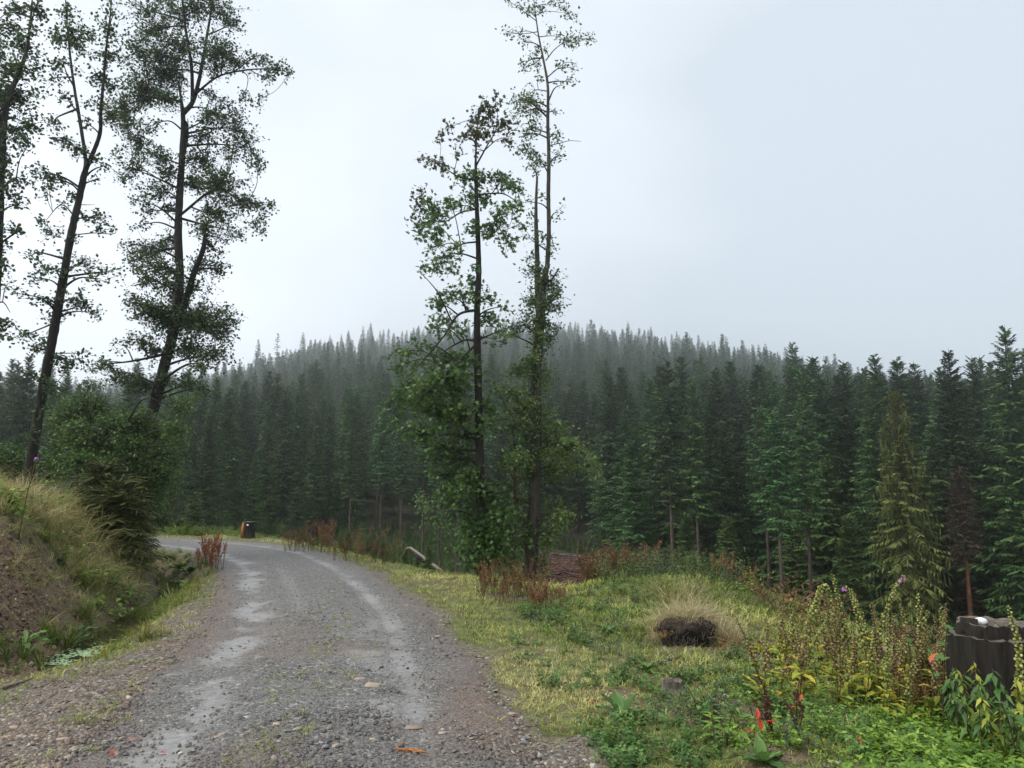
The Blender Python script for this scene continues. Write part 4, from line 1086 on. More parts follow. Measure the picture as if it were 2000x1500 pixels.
# ================================================================ NEAR VEGETATION AND SMALL THINGS
def gmat(name, cols, transl=.3, rough=.5, vary=.12, hue=0): return leafmat(name, cols, rough=rough, transl=transl, spec=.25, vary=vary, hue=hue)
m_grass = gmat('verge grass', [(.085, .14, .028), (.21, .255, .055), (.38, .38, .10), (.54, .48, .23)])
m_straw = gmat('pale dry grass', [(.10, .125, .028), (.20, .205, .058), (.31, .28, .10), (.44, .38, .20)])
m_sedge = gmat('green sedge', [(.045, .085, .014), (.085, .14, .02), (.17, .20, .035), (.30, .27, .06)])
m_pale = gmat('bleached seeding grass', [(.26, .21, .10), (.44, .37, .20), (.60, .52, .33)])
m_orange = gmat('orange dry grass', [(.20, .12, .05), (.34, .22, .10), (.42, .32, .17)])
m_weed = gmat('fresh weed leaves', [(.035, .085, .022), (.075, .155, .035), (.15, .25, .06)], .3, .45)
m_lime = gmat('bright ground cover leaves', [(.075, .155, .020), (.16, .275, .034), (.30, .42, .07)], .34, .45)
m_blue = gmat('bluish weed leaves', [(.03, .07, .035), (.06, .12, .06), (.11, .18, .09)], .25, .5)
m_fox = gmat('foxglove leaves', [(.07, .12, .022), (.20, .25, .036), (.36, .38, .055), (.55, .43, .055)], .35, .5)
m_pod = gmat('foxglove seed pods', [(.12, .12, .035), (.26, .28, .08), (.38, .42, .13)], .15, .6)
m_podb = gmat('dried foxglove seed pods', [(.10, .066, .028), (.22, .16, .07), (.34, .29, .12)], .15, .6)
m_rust = gmat('rusty dock seeds', [(.06, .026, .012), (.14, .066, .028), (.22, .125, .055), (.20, .17, .07)], .05, .8, .4, .025)
m_rorange = gmat('orange red dock seeds', [(.12, .030, .014), (.30, .085, .03), (.34, .19, .06)], .1, .8, .3)
m_rdark = gmat('dark red dock', [(.03, .010, .010), (.075, .020, .016), (.14, .04, .025)], .05, .7)
m_red = gmat('red leaf', [(.40, .030, .014), (.55, .05, .02), (.62, .12, .05)], .3, .45)
m_pinkleaf = gmat('pink orange leaf', [(.50, .10, .09), (.55, .14, .06), (.45, .16, .05)], .3, .5)
m_purple = gmat('purple petals', [(.30, .07, .32), (.42, .12, .44), (.5, .2, .5)], .3, .5)
m_olive = gmat('dark olive needles', [(.036, .046, .012), (.068, .080, .018), (.11, .12, .03)], .1, .6)
m_bracken = gmat('brown bracken', [(.05, .022, .010), (.11, .048, .020), (.19, .10, .04)], .15, .7)
m_stem = barkmat('plant stem', (.06, .045, .02), (.12, .10, .04), None, 40, .3, .2)
m_stick = barkmat('grey wet stick', (.05, .042, .035), (.13, .11, .09), None, 25, .2, .4)
m_earth = barkmat('dark peaty soil', (.008, .006, .005), (.045, .032, .022), (.02, .016, .012), 16, 1, 1.0, .9)
m_endgrain = barkmat('weathered cut wood', (.05, .040, .032), (.15, .125, .10), (.09, .10, .075), 12, 1, .5)
m_stump = barkmat('wet black stump wood', (.005, .0045, .004), (.026, .019, .015), (.022, .026, .012), 26, .10, 1.0, .85)
m_palewood = barkmat('pale broken wood', (.14, .115, .09), (.29, .245, .20), (.10, .08, .06), 18, .1, .4)
m_orangewood = barkmat('orange split wood', (.20, .075, .022), (.38, .16, .05), None, 20, .15, .5)
m_white = barkmat('white crumpled paper', (.62, .62, .62), (.80, .80, .79), None, 20, 1, .2)

def clump(n, h, sp, w, lev=2, droop=.5, seed=0, upright=.35):
    """one tussock of bent blades: (V, tris, per-vertex tint offset)"""
    r = np.random.default_rng(seed)
    V, F, T = [], [], []
    for i in range(n):
        a = r.random() * 6.28; rad = sp * math.sqrt(r.random()); az = a + r.normal() * .6
        hh = h * r.uniform(.55, 1.15); ln = upright + r.random() * droop
        b = np.array([math.cos(a) * rad, math.sin(a) * rad, -.01])
        o = np.array([math.cos(az), math.sin(az), 0]); sd = np.array([-o[1], o[0], 0]) * w * r.uniform(.7, 1.2)
        k0 = len(V); tt = r.normal() * .18
        for j in range(lev + 1):
            t = j / (lev + 1)
            c = b + o * hh * ln * t ** 1.8 + np.array([0, 0, hh * (t - .30 * droop * t ** 2.6)])
            V += [c - sd * (1 - .55 * t), c + sd * (1 - .55 * t)]; T += [tt - .12 + .2 * t] * 2
        V.append(b + o * hh * ln * 1.0 + np.array([0, 0, hh * (1 - .42 * droop)])); T.append(tt + .15)
        for j in range(lev):
            q = k0 + 2 * j; F += [(q, q + 1, q + 3), (q, q + 3, q + 2)]
        q = k0 + 2 * lev; F.append((q, q + 1, q + 2))
    return np.array(V), np.array(F), np.array(T)

def frustum(n, y0, y1, p=1.2, lo=-120, hi=2120):
    u = rng.random(n); p = 1.001 if p == 1 else p
    y = (y0 ** (1 - p) + u * (y1 ** (1 - p) - y0 ** (1 - p))) ** (1 / (1 - p))
    px = rng.uniform(lo, hi, n)
    return (px - 1000) / FPX * y * .97, y, px

class Scatter:
    def __init__(s): s.mb = MB()
    def put(s, tmpl, x, y, z, sc, tint, tilt=.12):
        n = len(x)
        if not n: return
        which = rng.integers(0, len(tmpl), n)
        for k, (V, F, tv) in enumerate(tmpl):
            m = which == k
            if not m.any(): continue
            c = m.sum()
            s.mb.add(*(lambda r: (r[0], r[1], None, r[2]))(spread(V, F, np.stack([x[m], y[m], z[m]], -1), rotz=rng.random(c) * 6.28, scale=sc[m],
                     tilt=(rng.normal(size=c) * tilt, rng.normal(size=c) * tilt), tint=tint[m], tintv=tv)))
    def done(s, name, mat, label=None): return tag(obj(name, s.mb.mesh(name), mat), label, kind='stuff')

# ---- short verge grass
T_short = [clump(8, .085, .06, .0035, 1, .8, 100 + i, .5) for i in range(5)]
T_wide = [clump(8, .11, .10, .006, 1, .8, 110 + i, .5) for i in range(5)]
T_tuft = [clump(16, .10, .035, .003, 2, .9, 120 + i, .4) for i in range(5)]
T_long = [clump(14, .46, .09, .0042, 3, 1.1, 130 + i, .45) for i in range(6)]
T_sedge = [clump(26, .42, .05, .0045, 3, 1.0, 140 + i, .4) for i in range(4)]
def info(x, y):
    s, _ = poly_coords(ROAD, x, y); u, _ = poly_coords(EDGE, x, y); z = zones(x, y)
    so = np.interp(y, DITCH_Y, DITCH_S)
    return s, u, so - s, z
sc_g = Scatter()
x, y, px = frustum(52000, 4.0, 32, 1.15)
s, u, w, z = info(x, y)
n1 = fbm(x / .8, y / .8, 201); n2 = fbm(x / .25, y / .25, 202); n3 = fbm(x / 2.5, y / 2.5, 203)
dens = (1 - z['m_gravel']) * (1 - .93 * z['m_soil']) * sstep(.25, .5, n1 * .7 + n2 * .3 + .12)
dens = np.where((s < -1.6) & (w < 0), np.maximum(dens, .42 * sstep(.44, .60, n1)), dens)
dens = dens * (np.abs(s) > 1.6) * (u > -1.5) * np.where(w > 2.2, .25, 1)
dens = dens * np.where((s > 0) & (z['m_gravel'] > .25), sstep(.52, .66, n2) * .5, 1)
k = rng.random(len(x)) < dens
x, y, s, u, n1, n3, w = x[k], y[k], s[k], u[k], n1[k], n3[k], w[k]
tint = np.clip(.36 + (n3 - .5) * 1.7 + (n1 - .5) * .7 + .30 * np.exp(-((s - 2.2) / .5) ** 2) * (y > 8) + rng.normal(size=len(x)) * .13, 0, 1)
hs = (.42 + .45 * n1 + .35 * sstep(2.5, 4, s)) * rng.uniform(.7, 1.3, len(x))
near = y < 9
sc_g.put(T_short, x[near], y[near], height(x[near], y[near]), hs[near], tint[near])
sc_g.put(T_wide, x[~near], y[~near], height(x[~near], y[~near]), hs[~near] * np.interp(y[~near], [9, 25], [1, 1.4]), tint[~near])
sc_g.done('verge_grass', m_grass)

# ---- long pale grass over the bank, sedge in the ditch
sc_b = Scatter(); sc_s = Scatter()
x, y, px = frustum(24000, 7.0, 27, .7, -160, 520)
s, u, w, z = info(x, y)
n1 = fbm(x / .7, y / .7, 211); n2 = fbm(x / 2.2, y / 2.2, 213)
face = np.interp(y, [7, 9.5, 11.2, 13], [1, 1, .75, 0])
d = sstep(.3, .8, w) * (1 - .97 * face * sstep(2.7, 2.2, w)) * sstep(.22, .45, n1) * sstep(8.5, 3.2, w) * .85 * (y > 7.6)
k = rng.random(len(x)) < d * .42
hsc = rng.uniform(.5, 1.15, len(x)) * np.interp(w, [.3, 1.5, 4], [.7, 1.0, .8]) * (1 - .45 * face)
tt = np.clip(.48 + (n2 - .5) * 1.1 + rng.normal(size=len(x)) * .16, 0, 1)
sc_b.put(T_long, x[k], y[k], height(x[k], y[k]), hsc[k], tt[k], .35)
k = (rng.random(len(x)) < sstep(.62, .1, np.abs(w + .15)) * .22 * sstep(.38, .6, n1) * (y > 12.6)) | ((rng.random(len(x)) < .035) & (w > .1) & (w < .6) & (y < 13) & (n1 > .45) & (y > 7.8))
sc_s.put(T_sedge, x[k], y[k], height(x[k], y[k]), rng.uniform(.4, 1.0, k.sum()), np.clip(tt[k] - .1, 0, 1), .25)
sc_b.done('bank_grass', m_straw)
# yellowing sedge along the road side of the ditch
x, y, px = frustum(5000, 8.5, 23, .7, 180, 520)
s, u, w, z = info(x, y)
k = (w < -.25) & (w > -.8) & ((y > 11.2) | (w < -.66)) & (rng.random(len(x)) < .30 * sstep(.40, .6, fbm(x / .6, y / .6, 221)))
sc_s.put(T_sedge, x[k], y[k], height(x[k], y[k]), rng.uniform(.25, .65, k.sum()), np.clip(.62 + rng.normal(size=k.sum()) * .15, 0, 1), .3)
# taller grass among the plants of the right-hand edge and the far verge
x, y, px = frustum(9000, 6, 33, .8, 430, 2100)
s, u, w, z = info(x, y)
n1 = fbm(x / .9, y / .9, 231)
k = (s > 2.6) & (u > -2.2) & (u < 1.3) & (rng.random(len(x)) < .10 * sstep(.42, .65, n1))
sc_s.put(T_long, x[k], y[k], height(x[k], y[k]), rng.uniform(.35, .85, k.sum()), np.clip(.45 + (n1[k] - .5) * 2 + rng.normal(size=k.sum()) * .2, 0, 1), .25)
sc_s.done('tall_grass', m_sedge)

# ---- grass tufts one can count on the crown of the road
tuft_me = []
for i in range(5):
    V, F, tv = T_tuft[i]; me = make_mesh('grass_tuft', V, F, tint=np.clip(.45 + tv, 0, 1)); me.materials.append(m_grass); tuft_me.append(me)
for px, row in [(637,1240),(652,1222),(623,1208),(668,1210),(605,1210),(650,1193),(612,1225),(680,1222),(650,1260),(637,1250),(678,1240),(668,1262),(642,1272),(613,1281),(635,1286),(613,1296),(615,1306),(588,1335),(633,1332),(620,1353),(645,1355),(684,1344),(580,1352),(588,1378),(727,1280),(729,1300),(690,1335),(652,1182),(600,1450),(596,1458),(568,1392),(528,1395),(560,1425),(973,1419),(590,1416),(640,1295),(660,1150),(640,1146),(700,1305),(256,1340),(205,1392),(150,1385),(247,1425),(175,1478),(90,1480),(225,1420),(240,1300),(285,1295),(322,1300),(270,1352)]:
    p = hit(px, row)
    o = obj('grass_tuft', random.choice(tuft_me), None, None, (p[0], p[1], float(surf(p[0], p[1])[0]) - .004))
    o.rotation_euler = (0, 0, random.random() * 6.28); sc = random.uniform(.55, 1.05); o.scale = (sc * 1.1, sc * 1.1, sc * .8)
    onroad = row > 1140 and px > 520
    tag(o, 'small green grass tuft growing through the gravel between the wheel tracks' if onroad else 'small grass tuft on the stony left shoulder of the road', 'grass tuft',
        'grass tufts between the wheel tracks' if onroad else 'grass tufts on the stony shoulder')

# ---- gravel chips, stones
def chip(seed, flat=.35):
    r = np.random.default_rng(seed)
    n = 6; a = np.sort(r.random(n)) * 6.28 + np.arange(n) * .25; a = np.linspace(0, 6.28, n, endpoint=False) + r.normal(size=n) * .25
    rad = r.uniform(.6, 1.1, n)
    top = np.stack([np.cos(a) * rad * .86, np.sin(a) * rad * .7, flat * r.uniform(.7, 1.2, n)], -1)
    bot = np.stack([np.cos(a) * rad, np.sin(a) * rad * .85, np.full(n, -.1)], -1)
    V = np.vstack([top, bot]); F = [(0, i, i + 1) for i in range(1, n - 1)]
    for i in range(n): j = (i + 1) % n; F += [(i, n + i, n + j), (i, n + j, j)]
    return V * .5, np.array(F), np.zeros(2 * n)
m_gravel = leafmat('shale chips', [(.026, .026, .027), (.078, .075, .073), (.135, .115, .098), (.22, .188, .155), (.42, .39, .34)], rough=.5, transl=0, spec=.45, vary=.12, nscale=0)
T_chip = [chip(i, .28) for i in range(6)]
sc_c = Scatter()
x, y, px = frustum(84000, 3.9, 18, 1.8)
s, u, w, z = info(x, y)
rutm = np.exp(-((s - .84) / .2) ** 2) + np.exp(-((s + .95) / .25) ** 2)
n1 = fbm(x / .7, y / .7, 241)
on = np.abs(s) < 1.65
dn = np.where(on, (.75 + .5 * sstep(.9, 1.4, -s)) * (1 - .82 * np.clip(rutm, 0, 1)), z['m_gravel'] * .95 + z['m_soil'] * .35) * (.5 + n1)
k = rng.random(len(x)) < dn
x, y, s = x[k], y[k], s[k]
n3 = fbm(x / 1.7, y / 1.7, 79)
brn = np.clip(sstep(.45, .7, n3) * sstep(13, 7, y) + (np.abs(s) > 1.5), 0, 1)
tint = np.clip(.30 + .18 * brn + rng.normal(size=len(x)) * .20, 0, 1)
sz = np.exp(rng.normal(size=len(x)) * .50) * .0185 * np.where(np.abs(s) > 1.5, 1.12, .92)
m_gravel_b = leafmat('brown shale chips', [(.030, .022, .017), (.085, .058, .042), (.15, .108, .078), (.23, .18, .13), (.38, .33, .26)], rough=.55, transl=0, spec=.4, vary=.12)
isb = rng.random(len(x)) < .85 * np.clip(sstep(-1.2, -2.0, s) + brn * .4, 0, 1)
sc_c.put(T_chip, x[~isb], y[~isb], surf(x[~isb], y[~isb]) + .001, np.minimum(sz, .055)[~isb], tint[~isb], .28)
sc_c.done('gravel', m_gravel)
sc_c = Scatter(); sc_c.put(T_chip, x[isb], y[isb], surf(x[isb], y[isb]) + .001, np.minimum(sz, .06)[isb], tint[isb], .28); sc_c.done('brown_gravel', m_gravel_b)
x, y, px = frustum(14000, 5, 18, 1.1, 200, 1100); s = poly_coords(ROAD, x, y)[0]; k = (np.abs(s + .06) < .42) & (rng.random(len(x)) < .45 * sstep(.50, .68, fbm(x / .45, y / .45, 291)) + .02)
sc_c = Scatter(); sc_c.put(T_short, x[k], y[k], surf(x[k], y[k]), rng.uniform(.25, .55, k.sum()), np.clip(.4 + rng.normal(size=k.sum()) * .2, 0, 1), .2); sc_c.done('track_grass', m_grass)
x, y, px = frustum(22000, 7.5, 14, .8, -160, 420); s, u, w, z = info(x, y); k = (w > .1) & (rng.random(len(x)) < z['m_soil'] * .8)
m_clod = leafmat('crumbled earth', [(.035, .023, .015), (.10, .066, .043), (.17, .12, .08), (.28, .22, .16)], rough=.85, transl=0, spec=.2, vary=.1)
sc_c = Scatter(); sc_c.put([chip(40 + i, .6) for i in range(5)], x[k], y[k], height(x[k], y[k]), np.minimum(np.exp(rng.normal(size=k.sum()) * .7) * .020, .09), np.clip(.4 + rng.normal(size=k.sum()) * .22, 0, 1), .5); sc_c.done('earth_crumbs', m_clod)
stone_me = []
m_slate = leafmat('grey slate', [(.07, .072, .078), (.15, .15, .155), (.24, .235, .23)], rough=.4, transl=0, spec=.5, vary=.3, nscale=14)
m_buff = leafmat('buff stone', [(.17, .13, .09), (.26, .20, .15), (.36, .30, .23)], rough=.55, transl=0, spec=.4, vary=.25, nscale=14)
m_brownst = leafmat('brown stone', [(.07, .045, .035), (.13, .085, .065), (.18, .13, .10)], rough=.5, transl=0, spec=.4, vary=.25, nscale=14)
for i in range(9):
    V, F, tv = chip(300 + i, .22 + .04 * (i % 3)); me = make_mesh('stone', V, F, tint=np.full(len(V), .5)); me.materials.append([m_slate, m_buff, m_brownst][i % 3]); stone_me.append(me)
SPOT = {(340, 1332): ('thin dark slate slab tilted on the left shoulder beside the wheel track', 0, .17), (262, 1463): ('square brown stone slab standing out of the gravel near the bottom left', 2, .12),
        (728, 1358): ('long pale buff stone slab between the tracks', 1, .17), (700, 1345): ('flat buff stone just left of the long pale slab', 1, .11), (670, 1392): ('pale grey slate chip on the crown of the road', 0, .10),
        (865, 1450): ('pale buff stone lying in the right wheel track near the bottom', 1, .09), (805, 1437): ('wide flat buff stone in the right wheel track', 1, .13), (1075, 1272): ('light grey slate on the grass verge right of the road', 0, .14),
        (507, 1300): ('narrow pale slate strip in the left wheel track', 0, .12), (325, 1415): ('yellowish stone on the brown shoulder', 1, .07), (375, 1345): ('bluish white stone below the dark slab', 0, .08), (800, 1492): ('', 9, 0)}
for (px, row), (lab, k, size) in SPOT.items():
    if k == 9: continue
    p = hit(px, row); o = obj('stone', stone_me[k], None, None, (p[0], p[1], float(surf(p[0], p[1])[0]) + .002))
    o.scale = (size * 1.25, size * .8, size * .55); o.rotation_euler = (random.uniform(-.12, .2), random.uniform(-.15, .15), random.uniform(-.4, .4)); tag(o, lab, 'stone')
for i in range(110):
    row = 1240 + 255 * rng.random() ** .7; px = rng.uniform(-5, 1120)
    p = hit(px, row); s_, u_, w_, z_ = info(np.array([p[0]]), np.array([p[1]]))
    if abs(s_[0]) > 1.7 and z_['m_gravel'][0] < .5: continue
    if min(abs(s_[0] - .84), abs(s_[0] + .95)) < .22: continue
    o = obj('stone', stone_me[int(rng.integers(0, 9))], None, None, (p[0], p[1], float(surf(p[0], p[1])[0])))
    sc = rng.uniform(.035, .085); o.scale = (sc * 1.3, sc, sc * .7); o.rotation_euler = (rng.normal() * .15, rng.normal() * .15, rng.random() * 6.28)
    tag(o, 'small flat shale stone lying loose in the road gravel', 'stone', 'loose stones in the gravel')

# ---- duckweed, sticks, brash
def disc():
    a = np.linspace(0, 6.28, 6, endpoint=False); return np.stack([np.cos(a), np.sin(a) * .8, 0 * a], -1), np.array([(0, 1, 2), (0, 2, 3), (0, 3, 4), (0, 4, 5)]), np.zeros(6)
m_duck = gmat('duckweed', [(.16, .26, .12), (.25, .36, .19), (.34, .44, .26)], .1, .5)
c0 = np.array([float(np.interp(9.75, ROAD[:, 1], ROAD[:, 0])) - 3.02, 9.75]); q = rng.normal(size=(1100, 2)) * np.array([.20, .42])
dx, dy = c0[0] + q[:, 0] + .42 * -q[:, 1] * .55, c0[1] + q[:, 1]
s_, u_, w_, _z = info(dx, dy)
wz = np.interp(dy, [8, 9.3, 12, 18], [-.30, -.30, -.36, -.46]) + .004
k = (height(dx, dy) < wz) & (fbm(dx / .25, dy / .25, 251) > .36)
sc_d = Scatter(); sc_d.put([disc()], dx[k], dy[k], wz[k], rng.uniform(.010, .024, k.sum()), np.clip(rng.normal(size=k.sum()) * .25 + .5, 0, 1), 0.0); sc_d.done('duckweed', m_duck)

def stick_tmpl(seed, n=4, sides=4):
    r = np.random.default_rng(seed); p = np.stack([np.linspace(-.5, .5, n), r.normal(size=n) * .05, .02 + np.abs(r.normal(size=n)) * .03], -1)
    V, Q, T = tube(p, np.linspace(.022, .010, n), sides, False); F = np.vstack([Q[:, [0, 1, 2]], Q[:, [0, 2, 3]]]); return V, F, np.zeros(len(V))
T_stick = [stick_tmpl(i) for i in range(6)]
m_brash = leafmat('reddish brash', [(.026, .012, .008), (.07, .034, .024), (.13, .075, .055), (.2, .14, .11)], rough=.8, transl=0, vary=.1)
n = 2600; by = rng.uniform(34, 79, n); bpx = rng.uniform(1035, 1420, n); bx = (bpx - 1000) / FPX * by
_, u_ = info(bx, by)[:2]; k = u_ < -4
sc_k = Scatter(); sc_k.put(T_stick, bx[k], by[k], height(bx[k], by[k]) + .05, rng.uniform(.5, 2.4, k.sum()), np.clip(rng.normal(size=k.sum()) * .22 + .35, 0, 1), .25); sc_k.done('brash', m_brash)
x, y, px = frustum(900, 5, 15, 1.2); s, u, w, z = info(x, y); k = ((z['m_soil'] > .4) | ((s > 1.7) & (s < 2.5))) & (rng.random(len(x)) < .8)
sc_k = Scatter(); sc_k.put(T_stick, x[k], y[k], height(x[k], y[k]), rng.uniform(.06, .28, k.sum()), np.clip(rng.normal(size=k.sum()) * .2 + .6, 0, 1), .2); sc_k.done('woody_litter', m_brash)
# undergrowth on the valley slopes: young spruces, ferns and bushes too many to count
yv = rng.uniform(20, 96, 5200); pv = np.where(rng.random(5200) < .5, rng.uniform(330, 1190, 5200), rng.uniform(1190, 2080, 5200)); xv_ = (pv - 1000) / FPX * yv
su, uu = info(xv_, yv)[:2]; k = (uu < -1.8) & ((pv < 1035) | (pv > 1190) | (yv > 85)) & (fbm(xv_ / 6, yv / 6, 281) > .40) & ~(np.abs(yv - (82 - 3 * (xv_ / yv + .03))) < 3.0) & ((su > 2.5) | (yv > 32))
ugp = [bpy.data.objects.new('undergrowth_model', SP['young'][j][0]) for j in range(2)]
scatter_gn('undergrowth', np.stack([xv_[k], yv[k], height(xv_[k], yv[k]) - .1], -1), rng.uniform(.06, .22, k.sum()) * np.interp(yv[k], [20, 60], [.55, 1.1]), ugp)
# ---- generic leafy plants (shared meshes)
def leafy(seed, h, nst, lkind, ll, per=9, lean=.35, pair=False, droop=.3, r0=.004, top=True, start=.15, up=.6):
    r = np.random.default_rng(seed); st = MB(); lf = MB(); LV, LF = leaf_shape(lkind)
    for i in range(nst):
        az = r.random() * 6.28; hh = h * r.uniform(.6, 1.1); ln = lean * r.uniform(.3, 1.2)
        b = np.array([r.normal() * .03 * nst ** .5, r.normal() * .03 * nst ** .5, -.02])
        t = np.linspace(0, 1, 6)[:, None]; o = np.array([math.cos(az), math.sin(az), 0])
        p = b + o * hh * ln * t ** 1.7 + np.array([0, 0, 1]) * hh * (t - droop * .5 * t ** 3)
        st.tube(p, np.linspace(r0, r0 * .4, 6), 4, cap=False)
        ps, az2 = [], []
        for k in range(per):
            tk = start + (1 - start) * (k + r.random() * .5) / per
            q = np.array([np.interp(tk, t[:, 0], p[:, j]) for j in range(3)])
            aa_ = (k * 2.4 if not pair else (k // 2) * 1.57 + (k % 2) * math.pi) + az + r.normal() * .3
            ps.append(q); az2.append((aa_, tk))
        M, scs = [], []
        for aa_, tk in az2:
            el = r.uniform(min(-.25, up - .3), up) - droop * .4; d = np.array([math.cos(aa_) * math.cos(el), math.sin(aa_) * math.cos(el), math.sin(el)])
            zv = np.array([0, 0, 1.0]) + r.normal(size=3) * .25; xv = np.cross(d, zv); xv /= np.linalg.norm(xv); zv = np.cross(xv, d)
            M.append(np.stack([xv, d, zv], -1)); scs.append(ll * (1.15 - .65 * tk if top else 1.0) * r.uniform(.7, 1.2))
        V, F, T = spread(LV, LF, np.array(ps), M=np.array(M), scale=np.array(scs), tint=np.clip(r.normal(.45, .16, per), 0, 1))
        lf.add(V, F, None, T)
    return st.mesh('stem', True), lf.mesh('leaves')
PC = {}
def plant(key, mk, p, label, cat, group=None, name=None, rz=None, sc=1.0, mats=None, parts=('stem', 'leaves')):
    """a leafy plant: one root, shared part meshes"""
    if key not in PC: PC[key] = mk()
    o = empty(name or cat.replace(' ', '_'), (p[0], p[1], p[2] if len(p) > 2 else gz(p[0], p[1])), label, cat, group, random.random() * 6.28 if rz is None else rz)
    o.scale = (sc, sc, sc)
    for nm, me, m in zip(parts, PC[key], mats):
        c = obj(nm, me, m, o)
        if nm in ('leaves', 'fronds', 'seeds'): c['kind'] = 'stuff'
    return o
def green_at(px, row): return hit(px, row)

GW = 'fresh green weeds on the right verge'
for i, (px, row, sc, v) in enumerate([(1095,1215,1,0),(1110,1230,1.1,1),(1080,1222,.9,2),(1125,1255,1.0,0),(1070,1240,.8,1),(1045,1215,.9,2),(1030,1205,.8,0),(1105,1275,.7,1),(1175,1275,1,2),(1150,1260,.8,0),(1185,1245,.9,1),(1200,1225,.9,2),(1165,1200,1,0),(1140,1190,1,1),(1195,1180,.9,2),
    (1230,1300,.7,0),(1245,1290,.7,1),(1205,1310,.6,2),(1230,1330,.8,0),(1260,1240,.8,1),(1300,1300,.6,2),(1345,1330,.7,0),(1370,1385,.9,1),(1420,1400,1.2,2),(1400,1420,1.2,0),(1410,1450,1.3,1),(1340,1400,.7,2),(1480,1340,.9,0),(1450,1320,.9,1),(1500,1330,.9,2),(1465,1355,.8,0),(1520,1365,.9,1),(1290,1390,.6,2),(1440,1290,.9,0),(1470,1270,1,1),(1425,1245,.8,2),(1540,1400,1,0),(1605,1440,1.2,1),(1560,1460,1.1,2),(1250,1180,1,0),(1310,1165,1.1,1),(1360,1160,1.1,2),(1225,1160,1.1,0)]):
    plant(('weed', v), lambda v=v: leafy(500 + v, .26, 7, 'lance' if v else 'kite', .085, 9, .5), hit(px, row), 'leafy fresh green weed among the grass right of the road', 'weed', GW, 'weed_plant', sc=sc * 1.05, mats=(m_stem, [m_weed, m_lime, m_blue][(i * 7) % 3 if v else 0]))
# willow-like greenery on the hump at the edge
for i, (px, row, Y, sc) in enumerate([(1215,1150,14.6,1),(1245,1140,14.8,1.15),(1275,1140,14.6,1.15),(1300,1150,14.2,1.0),(1190,1165,14.2,.9),(1330,1160,13.8,1),(1365,1165,13.2,.95),(1260,1165,13.8,.9),(1320,1175,13,.8),(1230,1175,13.4,.8),(1400,1175,12.8,.8),(1205,0,13.2,.8),(1245,0,12.9,.7),(1285,0,13.2,.8),(1340,0,12.6,.8),(1380,0,12.2,.8),(1310,0,14.6,1),(1225,0,15,1.1),(1265,0,14.2,1),(1420,0,12.0,.75),(1180,0,13.4,.7)]):
    p = at(px, Y)
    plant(('willow', i % 3), lambda i=i: leafy(520 + i, .55, 12, 'lance', .085, 14, .5, droop=.2), p, 'grey green bushy herb on the hump at the edge, in front of the spruces', 'herb', 'bushy herbs on the hump at the right-hand edge', 'herb_plant', sc=sc * 1.3, mats=(m_stem, m_blue if i % 3 == 1 else m_weed))
plant('ragwort', lambda: leafy(540, .55, 14, 'kite', .06, 12, .55), at(1455, 11.6), 'yellow green rounded herb between rusty ferns at the edge', 'herb', None, 'herb_plant', sc=1.1, mats=(m_stem, m_lime))
# dock rosettes with big leaves: each leaf its own piece
def leaf_obj_mesh(kind, mat, n=1, tint=.5, bend=.25):
    if kind == 'dock':
        rows_, V, F = 6, [], []
        for j in range(rows_ + 1):
            t = j / rows_; wd = .20 * math.sin(math.pi * min(1, t * .92 + .06)) ** .8; zz = .35 * t - bend * 1.6 * t * t
            V += [(-wd, t, zz + .05 * (j % 2)), (0, t, zz - .035), (wd, t, zz + .05 * ((j + 1) % 2))]
        for j in range(rows_):
            a = 3 * j; F += [(a, a + 1, a + 4, a + 3), (a + 1, a + 2, a + 5, a + 4)]
        me = make_mesh('leaf', V, quads=F, tint=np.full(len(V), tint), smooth=True)
    me.materials.append(mat); return me
LM = {}
def big_leaf(root, mat, loc, az, el, size, tint=.5, bend=.25, label=None):
    key = (mat.name, round(tint * 4) / 4, round(bend * 5) / 5)
    if key not in LM: LM[key] = leaf_obj_mesh('dock', mat, tint=key[1], bend=key[2])
    o = obj('leaf', LM[key], None, root, loc); o.rotation_euler = (el, 0, az); o.scale = (size, size, size)
    if label: o['label'] = label
    return o
def rosette(px, row, n, size, mat, label, name='dock_rosette', cat='dock'):
    p = hit(px, row); o = empty(name, p, label, cat)
    for i in range(n): big_leaf(o, mat, (0, 0, .0), i * 2.4 + random.random(), random.uniform(.1, .8), size * random.uniform(.7, 1.15), random.choice([.25, .5, .75]), random.choice([.2, .4]))
    return o
rosette(1212, 1400, 9, .20, m_weed, 'big-leaved green plant alone in the grass right of the road bottom')
rosette(1262, 1310, 10, .17, m_weed, 'low green rosette with spread leaves left of the small grey root stump')
rosette(1492, 1490, 8, .20, m_weed, 'broad pale leaves at the bottom edge beside the red-leaved dock')
rosette(1190, 1235, 8, .18, m_blue, 'dark green dock leaves below the hump')
rosette(45, 1262, 9, .30, m_weed, 'dark leafy plant at the left edge at the foot of the bare earth')
rosette(155, 1235, 6, .28, m_blue, 'grey green large-leaved plant in the ditch bank by the sedge')
rosette(352, 1112, 12, .45, m_lime, 'bright green broad-leaved plants in the ditch near the bend')
rosette(372, 1118, 10, .40, m_weed, 'darker green leaves beside the bright ones in the ditch')
rosette(362, 1145, 10, .35, m_lime, 'low bright green leaves lower down in the ditch')

